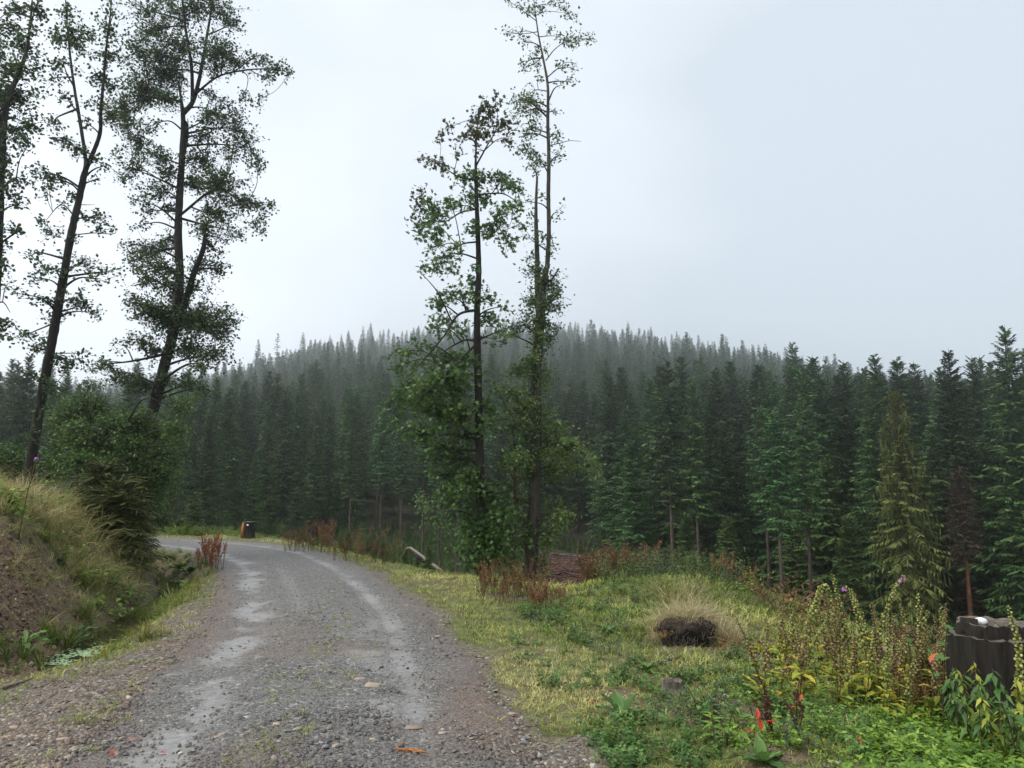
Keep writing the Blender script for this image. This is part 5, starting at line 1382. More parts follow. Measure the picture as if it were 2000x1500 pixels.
# brambles and ferns on the bank
GB = 'bramble shoots over the left bank'
for i, (px, row, sc) in enumerate([(25,985,1.3),(55,1000,1.2),(15,1010,1.1),(85,995,1),(140,1060,1),(165,1065,.9),(185,1145,1),(215,1150,1.1),(240,1175,1),(160,1150,.9),(265,1190,.9),(230,1210,.9),(195,1190,1),(120,1105,.8),(140,1090,.9),(90,1060,.9),(250,1160,.8),(275,1170,.7),(60,960,1.2),(110,975,1.1),(150,1000,1),(175,1020,.9),(160,1260,.6)]):
    plant(('bramble', i % 3), lambda i=i: leafy(560 + i, .42, 6, 'kite', .10, 10, .9, droop=.8, up=.3), hit(px, row), 'leafy bramble shoots hanging over the grass of the left bank', 'bramble', GB, sc=sc * 1.25, mats=(m_stem, m_lime if i % 2 == 0 else m_weed))
for i, (px, row, sc) in enumerate([(200,1125,1),(150,1130,.9),(230,1120,1)]):
    def fern(i=i):
        r = np.random.default_rng(600 + i); st, lf = MB(), MB(); LV, LF = leaf_shape('lance')
        for k in range(8):
            az = k * .8 + r.random(); t = np.linspace(0, 1, 8)[:, None]; o = np.array([math.cos(az), math.sin(az), 0]); L_ = r.uniform(.35, .55)
            p = o * L_ * .8 * t + np.array([0, 0, 1]) * L_ * (.8 * t - .55 * t * t); st.tube(p, np.linspace(.004, .002, 8), 3, cap=False)
            ps, M, sc_ = [], [], []
            for j in range(1, 8):
                for sg in (-1, 1):
                    a2 = az + sg * 1.25; d = np.array([math.cos(a2), math.sin(a2), -.15]); d /= np.linalg.norm(d); zv = np.array([0, 0, 1.]); xv = np.cross(d, zv); xv /= np.linalg.norm(xv)
                    ps.append(p[j]); M.append(np.stack([xv, d, np.cross(xv, d)], -1)); sc_.append(.14 * math.sin(.35 + 2.6 * j / 8))
            lf.add(*(lambda q: (q[0], q[1], None, q[2]))(spread(LV, LF, np.array(ps), M=np.array(M), scale=np.array(sc_), tint=np.full(len(ps), r.uniform(.3, .6)))))
        return st.mesh('stem'), lf.mesh('fronds')
    plant(('fern', i), fern, hit(px, row), ['green fern among bramble leaves on the bank, middle of three', 'green fern nearest the bare earth of the bank', 'green fern nearest the ditch on the bank'][i], 'fern', None, 'fern', sc=sc, mats=(m_stem, m_sedge), parts=('stem', 'fronds'))

# ---- dock stalks with rusty seeds
def dock_mesh(seed, h=.85, dens=26, nst=4):
    r = np.random.default_rng(seed); st, sd = MB(), MB(); LV, LF = leaf_shape('kite')
    for i in range(nst):
        az = r.random() * 6.28; hh = h * r.uniform(.65, 1.1); t = np.linspace(0, 1, 6)[:, None]; o = np.array([math.cos(az), math.sin(az), 0])
        p = o * (hh * r.uniform(.05, .35) * t ** 1.4 + .02) + np.array([0, 0, 1]) * hh * t; st.tube(p, np.linspace(.006, .0025, 6), 4, cap=False)
        for k in range(3):
            tb = r.uniform(.45, .75); b = np.array([np.interp(tb, t[:, 0], p[:, j]) for j in range(3)]); a2 = r.random() * 6.28
            q = b + np.array([math.cos(a2), math.sin(a2), 0]) * .10 * hh * t + np.array([0, 0, 1]) * hh * .30 * t; st.tube(q, np.linspace(.003, .002, 6), 3, cap=False)
            tt = r.random(dens // 2); pp = np.stack([np.interp(tt, t[:, 0], q[:, j]) for j in range(3)], -1) + r.normal(size=(dens // 2, 3)) * .012
            sd.add(*(lambda z_: (z_[0], z_[1], None, z_[2]))(spread(LV, LF, pp, M=rand_rot(dens // 2), scale=r.uniform(.022, .05, dens // 2), tint=np.clip(r.normal(.5, .22, dens // 2), 0, 1))))
        tt = .4 + .62 * r.random(dens); pp = np.stack([np.interp(tt, t[:, 0], p[:, j]) for j in range(3)], -1) + r.normal(size=(dens, 3)) * .014
        sd.add(*(lambda z_: (z_[0], z_[1], None, z_[2]))(spread(LV, LF, pp, M=rand_rot(dens), scale=r.uniform(.024, .055, dens), tint=np.clip(r.normal(.5, .22, dens), 0, 1))))
    return st.mesh('stem'), sd.mesh('seeds')
def docks(cx, cr, sx_, sr, n, hpx, label, group, mat=None, Ys=None):
    for i in range(n):
        px, row = cx + rng.uniform(-1, 1) * sx_, cr + rng.uniform(-1, 1) * sr
        p = hit(px, row) if Ys is None else at(px, rng.uniform(*Ys))
        v = int(rng.integers(0, 5))
        mt_ = mat or m_rust
        plant(('dock', v, mt_.name), lambda v=v: dock_mesh(700 + v), p, label, 'dock', group, 'dock_plant', sc=hpx * p[1] / FPX / .85 * rng.uniform(.6, 1.2), mats=(m_stem, mt_), parts=('stem', 'seeds'))
docks(602, 1074, 46, 9, 26, 44, 'rusty brown dock stalk in the first patch beyond the road bend', 'rusty docks beyond the road bend')
docks(690, 1086, 56, 16, 26, 42, 'rusty brown dock stalk in the patch between the bend and the broken log', 'rusty docks left of the broken log')
docks(760, 1098, 30, 8, 12, 38, 'rusty dock stalk right at the broken pale log', 'rusty docks at the broken log')
docks(1000, 1165, 60, 16, 40, 52, 'rusty dock stalk at the foot of the two middle trees', 'rusty docks at the foot of the middle trees')
docks(1070, 1190, 40, 8, 16, 45, 'rusty dock stalk right of the tall tree, before the brown clearing', 'rusty docks before the brown clearing')
docks(1205, 1150, 66, 10, 28, 74, 'tall rusty dock stalk on the hump in front of the spruces', 'rusty docks on the hump', Ys=(14.2, 15.6))
docks(1155, 1160, 30, 8, 12, 75, 'thin rusty dock stalk beside the brown clearing', 'thin docks beside the clearing', Ys=(14.8, 15.8))
docks(1420, 1170, 40, 6, 8, 56, 'dark rusty stalk at the edge right of the hump', 'rusty stalks right of the hump', Ys=(12, 13))
docks(412, 1112, 24, 10, 14, 52, 'reddish dock stalk on the gravel point between ditch and road', 'reddish docks between ditch and road', m_rorange)
docks(1700, 1180, 90, 8, 10, 50, 'brown dry stalk behind the foxgloves', 'brown dry stalks behind the foxgloves', Ys=(8.5, 9.5))
docks(1790, 1400, 40, 16, 10, 80, 'dark brown dry stalk in front of the big stump', 'dark dry stalks in front of the big stump')
# rusty bracken behind the foxgloves
for i, (px, Y, sc) in enumerate([(1500, 10.8, 1.1), (1535, 10.4, 1.2), (1570, 10.2, 1.2), (1480, 11.2, 1.0), (1600, 9.8, 1.0), (1545, 9.8, .9), (1800, 8.6, 1.0)]):
    def brk(i=i):
        r = np.random.default_rng(650 + i); st, lf = MB(), MB(); LV, LF = leaf_shape('lance')
        for k in range(9):
            az = k * .7 + r.random(); t = np.linspace(0, 1, 9)[:, None]; o = np.array([math.cos(az), math.sin(az), 0]); L_ = r.uniform(.45, .75)
            p = o * L_ * .7 * t + np.array([0, 0, 1]) * L_ * (1.0 * t - .5 * t * t); st.tube(p, np.linspace(.004, .002, 9), 3, cap=False)
            ps, M, sc_ = [], [], []
            for j in range(2, 9):
                for sg in (-1, 1):
                    a2 = az + sg * 1.1; d = np.array([math.cos(a2), math.sin(a2), -.5 * r.random()]); d /= np.linalg.norm(d); zv = np.array([r.normal() * .3, 0, 1.]); xv = np.cross(d, zv); xv /= np.linalg.norm(xv)
                    ps.append(p[j]); M.append(np.stack([xv, d, np.cross(xv, d)], -1)); sc_.append(.10 * math.sin(.3 + 2.6 * j / 9) * r.uniform(.6, 1.2))
            lf.add(*(lambda q: (q[0], q[1], None, q[2]))(spread(LV, LF, np.array(ps), M=np.array(M), scale=np.array(sc_), tint=np.clip(r.normal(.45, .2, len(ps)), 0, 1))))
        return st.mesh('stem'), lf.mesh('fronds')
    plant(('bracken', i % 3), brk, at(px, Y), 'withered rusty bracken at the edge behind the foxgloves', 'bracken', 'withered bracken at the edge', sc=sc, mats=(m_stem, m_bracken), parts=('stem', 'fronds'))

for i in range(34):       # green weeds growing between the rusty docks of the far verge
    p = hit(rng.uniform(545, 800), rng.uniform(1062, 1108))
    if abs(poly_coords(ROAD, [p[0]], [p[1]])[0][0]) < 1.9: continue
    plant(('vweed', i % 3), lambda i=i: leafy(590 + i % 3, .38, 9, 'lance', .10, 10, .5), p, 'green weed growing between the rusty docks of the far verge', 'weed', 'green weeds among the rusty docks', 'weed_plant', sc=rng.uniform(.6, 1.3), mats=(m_stem, m_lime if i % 2 else m_sedge))
# yellow-green herbs on the far side of the bend
GH = 'yellow green herbs along the far side of the bend'
for i in range(60):
    px = rng.uniform(318, 575); Y = rng.uniform(29.0, 31.5); p = at(px, Y)
    s_, = info(np.array([p[0]]), np.array([p[1]]))[:1]
    if s_[0] < 2.0: continue
    plant(('herb', i % 3), lambda i=i: leafy(580 + i % 3, .55, 16, 'kite', .10, 9, .6), p, 'bushy yellow green herb along the far side of the road bend', 'herb', GH, 'herb_plant', sc=rng.uniform(.65, 1.2), mats=(m_stem, m_lime if i % 3 else m_sedge))

# ---- foxgloves
POD = chip(900, .9)
def foxglove(pts, Y, label, group=None, dry=False, flower=False, nl=9, podr=.016, name='foxglove', lsize=.17):
    p = path_px(pts, Y); g = np.array([p[0][0], p[0][1], gz(p[0][0], p[0][1])])
    p[0] = g; c = catmull(p, 8) - g
    o = empty(name, g, label, 'foxglove', group)
    mb = MB(); mb.tube(c, np.linspace(.0065, .003, len(c)), 5); obj('stem', mb.mesh('foxglove_stem', True), m_stem, o)
    L_ = np.concatenate([[0], np.cumsum(np.linalg.norm(np.diff(c, axis=0), axis=1))]); tot = L_[-1]
    n = int(tot * .62 / .0095); t = np.linspace(.40, 1.0, n)
    pp = np.stack([np.interp(t * tot, L_, c[:, j]) for j in range(3)], -1)
    a = np.arange(n) * 2.4; rr = podr * (1.35 - .75 * (t - .4) / .6)
    pp = pp + np.stack([np.cos(a), np.sin(a), 0 * a - .1], -1) * (rr * 1.25)[:, None]
    V, F, T = spread(POD[0], POD[1], pp, M=rand_rot(n, .6), scale=rr * 2.1, tint=np.clip(rng.normal(.5, .2, n), 0, 1))
    tag(obj('seed_pods', make_mesh('seed_pods', V, F, tint=T), m_podb if dry else m_pod, o), kind='stuff')
    if flower:
        e = c[-1]; bell = MB(); a_ = np.linspace(0, 6.28, 8, endpoint=False)
        R_ = [(.004, 0), (.009, -.012), (.011, -.030), (.016, -.040)]
        V = np.array([(math.cos(q) * r_ + .012, math.sin(q) * r_, z_) for r_, z_ in R_ for q in a_]); Q = [(i * 8 + k, i * 8 + (k + 1) % 8, i * 8 + 8 + (k + 1) % 8, i * 8 + 8 + k) for i in range(3) for k in range(8)]
        bell.add(V, None, Q, .6); fm = bell.mesh('flower', True); obj('flower', fm, m_purple, o, tuple(e))
        o2 = obj('flower', fm, None, o, tuple(c[-3] + np.array([-.01, -.01, 0]))); o2.rotation_euler = (.4, .2, 2.5)
    for i in range(nl):
        tl = random.uniform(.02, .42); b = [np.interp(tl * tot, L_, c[:, j]) for j in range(3)]
        big_leaf(o, m_fox, b, i * 2.4 + random.random(), random.uniform(.0, .7), lsize * random.uniform(.6, 1.1) * (1.15 - tl), random.choice([.25, .5, .5, .75, 1.0]), random.choice([.2, .4]))
    return o
foxglove([(1672,1385),(1655,1260),(1640,1180),(1626,1122)], 7.6, 'tall leaning foxglove seed spike, highest of the left group')
foxglove([(1600,1370),(1582,1235),(1598,1165),(1608,1142),(1618,1158),(1626,1205),(1622,1250)], 7.5, 'foxglove whose seed spike arches over in a narrow hoop')
foxglove([(1685,1390),(1692,1290),(1672,1190),(1655,1150),(1648,1146)], 7.4, 'foxglove spike leaning left with a faded purple tip', flower=True)
foxglove([(1702,1390),(1700,1270),(1680,1195),(1660,1150)], 7.7, 'long foxglove spike bowed to the right of the hooped one')
foxglove([(1705,1400),(1715,1240),(1735,1185),(1750,1148),(1764,1124)], 7.3, 'foxglove spike leaning far right with a purple flower at its tip', flower=True)
foxglove([(1800,1400),(1797,1260),(1795,1200),(1792,1160)], 7.0, 'thick upright foxglove spike left of the big stump')
foxglove([(1790,1390),(1800,1240),(1812,1192)], 7.1, 'short foxglove spike touching the thick upright one')
foxglove([(1560,1370),(1550,1230),(1543,1170)], 7.9, 'slim yellow foxglove spike at the left end of the stand')
foxglove([(1582,1370),(1580,1240),(1580,1168)], 7.8, 'short upright foxglove spike next to the slim yellow one')
foxglove([(1985,1400),(1990,1280),(1982,1230),(1968,1184)], 5.9, 'foxglove spike leaning left across the big stump at the right edge')
foxglove([(1765,1390),(1770,1250),(1760,1180)], 7.4, 'pale foxglove spike between the far leaning one and the stump')
foxglove([(1838,1400),(1842,1260),(1838,1186)], 7.2, 'foxglove spike just left of the stump, partly behind a maple twig')
foxglove([(1715,1400),(1728,1300),(1730,1250)], 7.0, 'foxglove with small purple flowers low in the stand', flower=True)
GX_ = 'dry brown foxgloves filling the stand left of the stump'
for i in range(88):
    px = rng.uniform(1480, 1850); Y = rng.uniform(6.4, 8.6); top = rng.uniform(1172, 1285) + (7.5 - Y) * -6 + (20 if px < 1520 else 0)
    q = at(px, Y); ang = math.atan((EYE - q[2]) / Y) + PITCH; brow = 750 + FPX * math.tan(ang)
    ln = rng.normal() * 26
    foxglove([(px, brow), (px + ln * .3, (brow + top) / 2), (px + ln, top)], Y, 'brown seeded foxglove in the dense stand left of the stump', GX_, dry=rng.random() < .7, nl=8, podr=.0125)

# ---- red-leaved docks in the foreground
def red_dock(px, row, Y, tops, label, leaves):
    g = at(px, Y); o = empty('red_dock', g, label, 'dock')
    st, sd = MB(), MB(); LV, LF = leaf_shape('kite')
    for (tx, tr) in tops:
        e = P(tx, tr, Y + rng.normal() * .08) - g; m_ = e * .5 + np.array([rng.normal() * .03, rng.normal() * .03, .02]); c = catmull([np.zeros(3), m_, e], 8)
        st.tube(c, np.linspace(.006, .0025, len(c)), 5)
        n = 60; t = rng.uniform(.30, 1.0, n); pp = np.stack([np.interp(t, np.linspace(0, 1, len(c)), c[:, j]) for j in range(3)], -1) + rng.normal(size=(n, 3)) * .009
        sd.add(*(lambda z_: (z_[0], z_[1], None, z_[2]))(spread(LV, LF, pp, M=rand_rot(n), scale=rng.uniform(.012, .028, n), tint=np.clip(rng.normal(.45, .2, n), 0, 1))))
    obj('stem', st.mesh('red_dock_stem'), m_rdark, o); tag(obj('seeds', sd.mesh('seeds'), m_rdark, o), kind='stuff')
    for lx, lr, az, el, size in leaves:
        q = P(lx, lr, Y - .03) - g; big_leaf(o, m_red, tuple(q), az, el, size, .5, .2)
red_dock(1487, 1490, 5.55, [(1478,1310),(1490,1330),(1472,1370),(1500,1365),(1485,1345)], 'dark red dock with several scarlet leaves, left of the pair at the bottom', [(1475,1432,1.2,.1,.085),(1497,1408,-1.9,-.2,.085),(1480,1385,2.8,-1.1,.07),(1484,1404,3.0,-1.2,.075),(1490,1462,.3,-.9,.06)])
red_dock(1530, 1470, 5.7, [(1560,1330),(1548,1350),(1535,1375),(1528,1360)], 'dark dock with one hanging scarlet leaf, right of the pair at the bottom', [(1531,1418,3.0,-1.25,.10),(1545,1382,-1.4,.1,.05)])
for px, row, lab in [(1683, 1470, 'fallen pinkish red dock leaf standing in the weeds at the bottom'), (1568, 1382, 'small red leaf lying in the low weeds right of the dark docks')]:
    p = hit(px, row); o = obj('red_leaf', leaf_obj_mesh('dock', m_red, tint=.9), None, None, (p[0], p[1], p[2] + .10)); o.scale = (.09, .09, .09); o.rotation_euler = (-.7, .2, 2.4); tag(o, lab, 'leaf')

# ---- bright ground cover at the bottom right (nobody could count it)
sp_t = []
for i in range(5):
    st, lf = leafy(800 + i, .20, 2, 'kite', .060, 10, .35, pair=True, up=.5)
    V = np.zeros((len(lf.vertices), 3), np.float32); lf.vertices.foreach_get('co', V.ravel()); F = np.array([tuple(p_.vertices) for p_ in lf.polygons]); a_ = np.zeros(len(V), np.float32); lf.attributes['tint'].data.foreach_get('value', a_)
    sp_t.append((V.astype(float), F, a_ - .5))
sc_v = Scatter(); sc_w = Scatter()
x, y, px = frustum(26000, 4.2, 8.5, 1.0, 1250, 2200)
row = 750 + FPX * np.tan(np.arctan((EYE + .25) / y) + PITCH)
n1 = fbm(x / .45, y / .45, 261)
d = sstep(0, 1, (px - 1560) / 300) * sstep(1350, 1420, row) + .75 * sstep(1360, 1420, row) * sstep(1360, 1480, px) * sstep(.42, .60, n1)
d *= ~((px > 1830) & (row < 1395))
k = rng.random(len(x)) < np.clip(d, 0, 1) * .16
sc_v.put(sp_t, x[k], y[k], height(x[k], y[k]), rng.uniform(.6, 1.25, k.sum()) * np.interp(px[k], [1400, 1900], [.65, 1.15]), np.clip(.5 + (n1[k] - .5) * 1.2 + rng.normal(size=k.sum()) * .15, 0, 1), .2)
sc_v.done('ground_cover', m_lime)
x, y, px = frustum(14000, 5, 16, 1.1, 1000, 2100); s, u, w, z = info(x, y); n1 = fbm(x / .6, y / .6, 271)
k = (s > 2.0) & (u > -.8) & (rng.random(len(x)) < .40 * sstep(.45, .62, n1) * (1 - z['m_soil']))
sc_w.put(sp_t, x[k], y[k], height(x[k], y[k]), rng.uniform(.35, .95, k.sum()), np.clip(.45 + rng.normal(size=k.sum()) * .2, 0, 1), .3)
sc_w.done('clover_weeds', m_weed)

# ---- nettles round the stump, maple twigs
GN_ = 'wilting nettles around the big stump'
for i, (px, Y, sc) in enumerate([(1868,6.0,.95),(1895,5.9,.8),(1930,5.8,1.05),(1955,5.7,1.0),(1985,5.7,1.1),(1915,5.6,.6),(1975,5.5,.7),(1850,6.2,.9),(1825,6.1,.7),(1990,6.4,1.2),(1940,5.45,.5),(1880,5.7,1.0),(1905,5.5,.8),(1960,5.35,.8),(1845,5.9,.9)]):
    plant(('nettle', i % 3), lambda i=i: leafy(820 + i, .72, 2, 'lance', .13, 18, .12, pair=True, droop=.5, r0=.005, start=.25, up=-.3), at(px, Y), 'wilting nettle with drooping paired leaves round the big stump', 'nettle', GN_, sc=sc * 1.35, mats=(m_stem, m_fox if i % 3 == 0 else m_weed))
def maple_twig(px, row, Y, base, label):
    g = at(base, Y); o = empty('maple_seedling', g, label, 'seedling'); e = P(px, row, Y - .05) - g
    mb = MB(); c = catmull([np.zeros(3), e * .55 + np.array([0, 0, .08]), e], 8); mb.tube(c, np.linspace(.007, .003, len(c)), 5); obj('stem', mb.mesh('seedling_stem'), bark_red, o)
    LV, LF = leaf_shape('lobed'); me = make_mesh('leaf', LV, LF, tint=np.full(len(LV), .55)); me.materials.append(m_weed)
    for i in range(7):
        q = obj('leaf', me, None, o, tuple(c[-1 - i * 3 // 2] + rng.normal(size=3) * .02)); s_ = rng.uniform(.06, .10); q.scale = (s_, s_, s_); q.rotation_euler = (rng.uniform(-.6, .3), rng.uniform(-.4, .4), rng.uniform(0, 6.28))
maple_twig(1850, 1225, 6.3, 1800, 'maple seedling with lobed leaves leaning over the left side of the stump')
maple_twig(1728, 1195, 7.0, 1830, 'thin brown maple stem rising left through the foxgloves with leaves at its tip')
maple_twig(1955, 1370, 5.4, 1940, 'low maple seedling with lobed dark leaves in front of the stump')
p = P(1815, 1292, 6.2); o = empty('autumn_seedling', at(1822, 6.2), 'short maple seedling with one big pink and orange leaf, left of the stump', 'seedling')
mb = MB(); mb.tube(catmull([(0, 0, 0), tuple((p - np.array(o.location)) * .6), tuple(p - np.array(o.location))], 6), .004, 5); obj('stem', mb.mesh('seedling_stem'), bark_red, o)
LV, LF = leaf_shape('lobed'); me = make_mesh('leaf', LV, LF, tint=np.linspace(.1, .9, len(LV))); me.materials.append(m_pinkleaf); q = obj('leaf', me, None, o, tuple(p - np.array(o.location))); q.scale = (.095,) * 3; q.rotation_euler = (1.0, .3, -1.9)

# ---- stumps, clods, logs
def ringed(profile, sides=22, wob=.06, seed=1, ridge=7):
    """noisy lathe: profile [(r,z,dx,dy)] -> V, Q (open ends)"""
    r = np.random.default_rng(seed); a = np.linspace(0, 6.28318, sides, endpoint=False)
    ph = r.random(4) * 6.28; lob = 1 + .06 * np.sin(3 * a + ph[0]) + .045 * np.sin(ridge * a + ph[1]) + .03 * np.sin(11 * a + ph[2])
    V = []
    for pr in profile:
        rad, z_ = pr[0], pr[1]; dx_, dy_ = (pr[2], pr[3]) if len(pr) > 2 else (0, 0)
        rr_ = rad * lob * (1 + wob * (r.random(sides) - .5)); zj = (pr[4] if len(pr) > 4 else .006) * (r.random(sides) - .5)
        V.append(np.stack([np.cos(a) * rr_ + dx_, np.sin(a) * rr_ + dy_, z_ + zj], -1))
    n = len(profile); Q = [(i * sides + k, i * sides + (k + 1) % sides, (i + 1) * sides + (k + 1) % sides, (i + 1) * sides + k) for i in range(n - 1) for k in range(sides)]
    return np.vstack(V), Q, sides
def cap_of(V, sides, seed=1, rings=4, rough=.02):
    r = np.random.default_rng(seed); rim = V[-sides:]; c = rim.mean(0); W = [rim * (1 - t) + c * t + np.stack([0 * rim[:, 0], 0 * rim[:, 0], rough * (r.random(sides) - .6) * (t > 0)], -1) for t in np.linspace(0, .8, rings)]
    W = np.vstack(W + [c[None]]); Q = [(i * sides + k, i * sides + (k + 1) % sides, (i + 1) * sides + (k + 1) % sides, (i + 1) * sides + k) for i in range(rings - 1) for k in range(sides)]
    T = [((rings - 1) * sides + k, (rings - 1) * sides + (k + 1) % sides, rings * sides) for k in range(sides)]
    return W, Q, T
def stump(px, Y, r, h, label, name='tree_stump', step=None, mat=m_stump, cut=m_endgrain, seed=1, cat='stump', z=None):
    g = at(px, Y) if z is None else np.array([*at(px, Y)[:2], z]); o = empty(name, g, label, cat)
    pf = [(r * 1.45, -.12), (r * 1.30, .03), (r * 1.12, .14 * h / .6), (r * 1.04, .4 * h), (r, .7 * h), (r * .99, h, 0, 0, .022)]
    V, Q, S = ringed(pf, 54, .10, seed); mb = MB(); mb.add(V, None, Q); obj('trunk', mb.mesh('stump_trunk', False), mat, o)
    W, Q2, T2 = cap_of(V, S, seed, rough=.03); mb = MB(); mb.add(W + [0, 0, .002], T2, Q2); obj('cut_face', mb.mesh('stump_cut'), cut, o)
    if step:
        r2, h2, dx_, dy_ = step
        V, Q, S = ringed([(r2 * 1.02, h - .03, dx_, dy_), (r2, h + .06, dx_, dy_), (r2 * .98, h2, dx_, dy_, .03)], 54, .10, seed + 3); mb = MB(); mb.add(V, None, Q); obj('upper_trunk', mb.mesh('stump_upper'), mat, o)
        W, Q2, T2 = cap_of(V, S, seed + 3, rough=.035); mb = MB(); mb.add(W + [0, 0, .002], T2, Q2); obj('cut_face', mb.mesh('stump_upper_cut'), cut, o)
        mb = MB()
        for k in range(5):
            b = np.array([dx_ - r2 * .98 + .016 * k, dy_ - .03 - .02 * k, h + .02]); mb.tube([b, b + [.004, 0, .12], b + [.0, .0, h2 - h + .01 + .012 * (k % 2)]], [.022, .018, .006], 5)
        obj('splinters', mb.mesh('stump_splinters'), mat, o)
    return o
zs = at(1912, 6.45)[2]
top1, top2 = P(1918, 1252, 6.2)[2], P(1918, 1215, 6.5)[2]
st_o = stump(1912, 6.45, .32, top1 - zs, 'big dark two-step tree stump with a white scrap on top, at the right edge', step=(.275, top2 - zs, .02, .045), seed=4)
p = P(1915, 1208, 6.42); sp_ = MB()
a_ = np.random.default_rng(5)
V, Q, S = ringed([(.012, -.035), (.034, -.026), (.040, -.008), (.030, .012), (.010, .020)], 12, .5, 8); sp_.add(V * np.array([1.35, 1, 1]), [(48 + k, 48 + (k + 1) % 12, 60) for k in range(0)] or None, Q); W, Q2, T2 = cap_of(V * np.array([1.35, 1, 1]), 12, 3, 2, .004); sp_.add(W, T2, Q2)
sc_o = obj('crumpled_scrap', sp_.mesh('crumpled_scrap', True), m_white, None, (p[0], p[1], zs + (top2 - zs) + .030)); tag(sc_o, 'white crumpled scrap lying on top of the big stump', 'litter')
o = empty('bark_strips', (p[0] + .10, p[1] - .02, top2 + .008), 'loose curled bark strips on top of the big stump', 'bark')
for k in range(9):
    b = rng.uniform(-.14, .14, 2); e = b + rng.normal(size=2) * .06; mb = MB(); mb.tube([(b[0], b[1], 0), ((b + e)[0] / 2, (b + e)[1] / 2, .012), (e[0], e[1], .004)], .006, 4)
    obj('strip', mb.mesh('bark_strip'), m_stick, o)

so2 = stump(492, 27.6, .195, .60, 'weathered stump with an orange split side and a white tag, beyond the bend', seed=9)
mb = MB(); mb.tube([(-.17, -.10, -.05), (-.165, -.11, .3), (-.155, -.11, .58)], [.085, .07, .04], 6); obj('split_side', mb.mesh('split_side'), m_orangewood, so2)
mb = MB(); mb.add([(-.03, -.005, -.03), (.04, -.005, -.03), (.04, -.005, .03), (-.03, -.005, .03), (-.03, .005, -.03), (.04, .005, -.03), (.04, .005, .03), (-.03, .005, .03)], None, [(0, 1, 2, 3), (7, 6, 5, 4), (0, 4, 5, 1), (1, 5, 6, 2), (2, 6, 7, 3), (3, 7, 4, 0)]); obj('tag', mb.mesh('stump_tag'), m_white, so2, (.03, -.215, .49))
stump(620, 24.6, .10, .62, 'thin dark rotten stump among the rusty docks', seed=11)
stump(1302, 6.9, .085, .09, 'small grey broken root stump in the grass, left of the foxgloves', seed=12, mat=m_stick, cut=m_stick)
stump(835, 22.5, .075, .75, 'slim mossy broken post behind the pale log', seed=14, mat=bark_pale, cut=m_palewood)

def root_clod():
    g = hit(1342, 1256); o = empty('root_clod', g, 'dark overhanging root clod with hanging roots under pale dry grass', 'clod')
    V, Q, S = ringed([(.22, -.12), (.21, -.03), (.24, .04), (.23, .09), (.285, .14, 0, 0, .06), (.29, .20, 0, 0, .08), (.22, .25, 0, 0, .06), (.12, .27, 0, 0, .05)], 40, .5, 21, 5); W, Q2, T2 = cap_of(V, S, 4, 3, .05)
    mb = MB(); mb.add(V * np.array([1.05, .85, 1]), None, Q); mb.add(W * np.array([1.05, .85, 1]), T2, Q2); obj('soil', mb.mesh('clod_soil', False), m_earth, o)
    mb = MB()
    for k in range(70):
        a = rng.uniform(math.pi, 2 * math.pi); b = np.array([.26 * math.cos(a), .22 * math.sin(a), rng.uniform(.06, .22)]); e = b + np.array([rng.normal() * .06, rng.uniform(-.05, .01), -rng.uniform(.04, .16)])
        mb.tube([b * np.array([.93, .93, 1]), (b + e) / 2 + rng.normal(size=3) * .015, e], [.005, .004, .002], 3, cap=False)
    tag(obj('roots', mb.mesh('clod_roots'), m_stick, o), kind='stuff')
    return g
g = root_clod()
def tuft_thing(name, label, pos, n, tmpl, spread_, sc, mat, tint, zf=0):
    S_ = Scatter(); q = rng.normal(size=(n, 2)) * np.array(spread_); S_.put(tmpl, q[:, 0], q[:, 1], zf - .10 * (q[:, 0] / max(spread_[0], .01)) ** 2 * .5, rng.uniform(.7, 1.2, n) * sc, np.clip(tint + rng.normal(size=n) * .15, 0, 1), .3)
    o = obj(name, S_.mb.mesh(name), mat, None, tuple(pos)); return tag(o, label, 'grass tuft')
T_dry = [clump(20, .28, .05, .0026, 3, 1.5, 170 + i, .6) for i in range(4)]
T_fan = [clump(22, .38, .06, .0026, 3, .7, 180 + i, .55) for i in range(4)]
tuft_thing('dry_grass_tuft', 'pale straw grass tuft crowning the dark root clod', g + np.array([.04, .12, .20]), 84, T_fan, (.25, .12), .82, m_pale, .55)
tuft_thing('dry_grass_tuft', 'orange dry grass hanging right of the root clod', hit(1420, 1255) + np.array([0, 0, 0]), 26, T_dry, (.16, .2), .8, m_orange, .5)
tuft_thing('dry_grass_tuft', 'orange dry grass low at the left corner of the root clod', g + np.array([-.27, -.08, .10]), 8, T_dry, (.05, .05), .5, m_orange, .5)
tuft_thing('dry_grass_tuft', 'pale seeding grass on the hump behind the root clod', at(1315, 11.2), 34, T_long, (.30, .3), .85, m_straw, .62)
tuft_thing('dry_grass_tuft', 'yellow dry grass beside the broken log', at(880, 18.6), 20, T_long, (.3, .3), .8, m_straw, .4)
tuft_thing('sedge_tuft', 'big green sedge tuft overhanging the toe of the bare bank', hit(112, 1262), 8, T_sedge, (.10, .10), 1.15, m_sedge, .25)
tuft_thing('sedge_tuft', 'green sedge tuft between the bank toe and the ditch water', hit(165, 1262), 5, T_sedge, (.08, .08), .7, m_sedge, .2)
tuft_thing('sedge_tuft', 'tall green sedge tuft on the bank above the grey green leaves', hit(165, 1205), 7, T_sedge, (.10, .10), 1.0, m_sedge, .3)
tuft_thing('sedge_tuft', 'yellow sedge clump on the road side of the ditch water', hit(295, 1245), 12, T_sedge, (.10, .16), .62, m_sedge, .85)

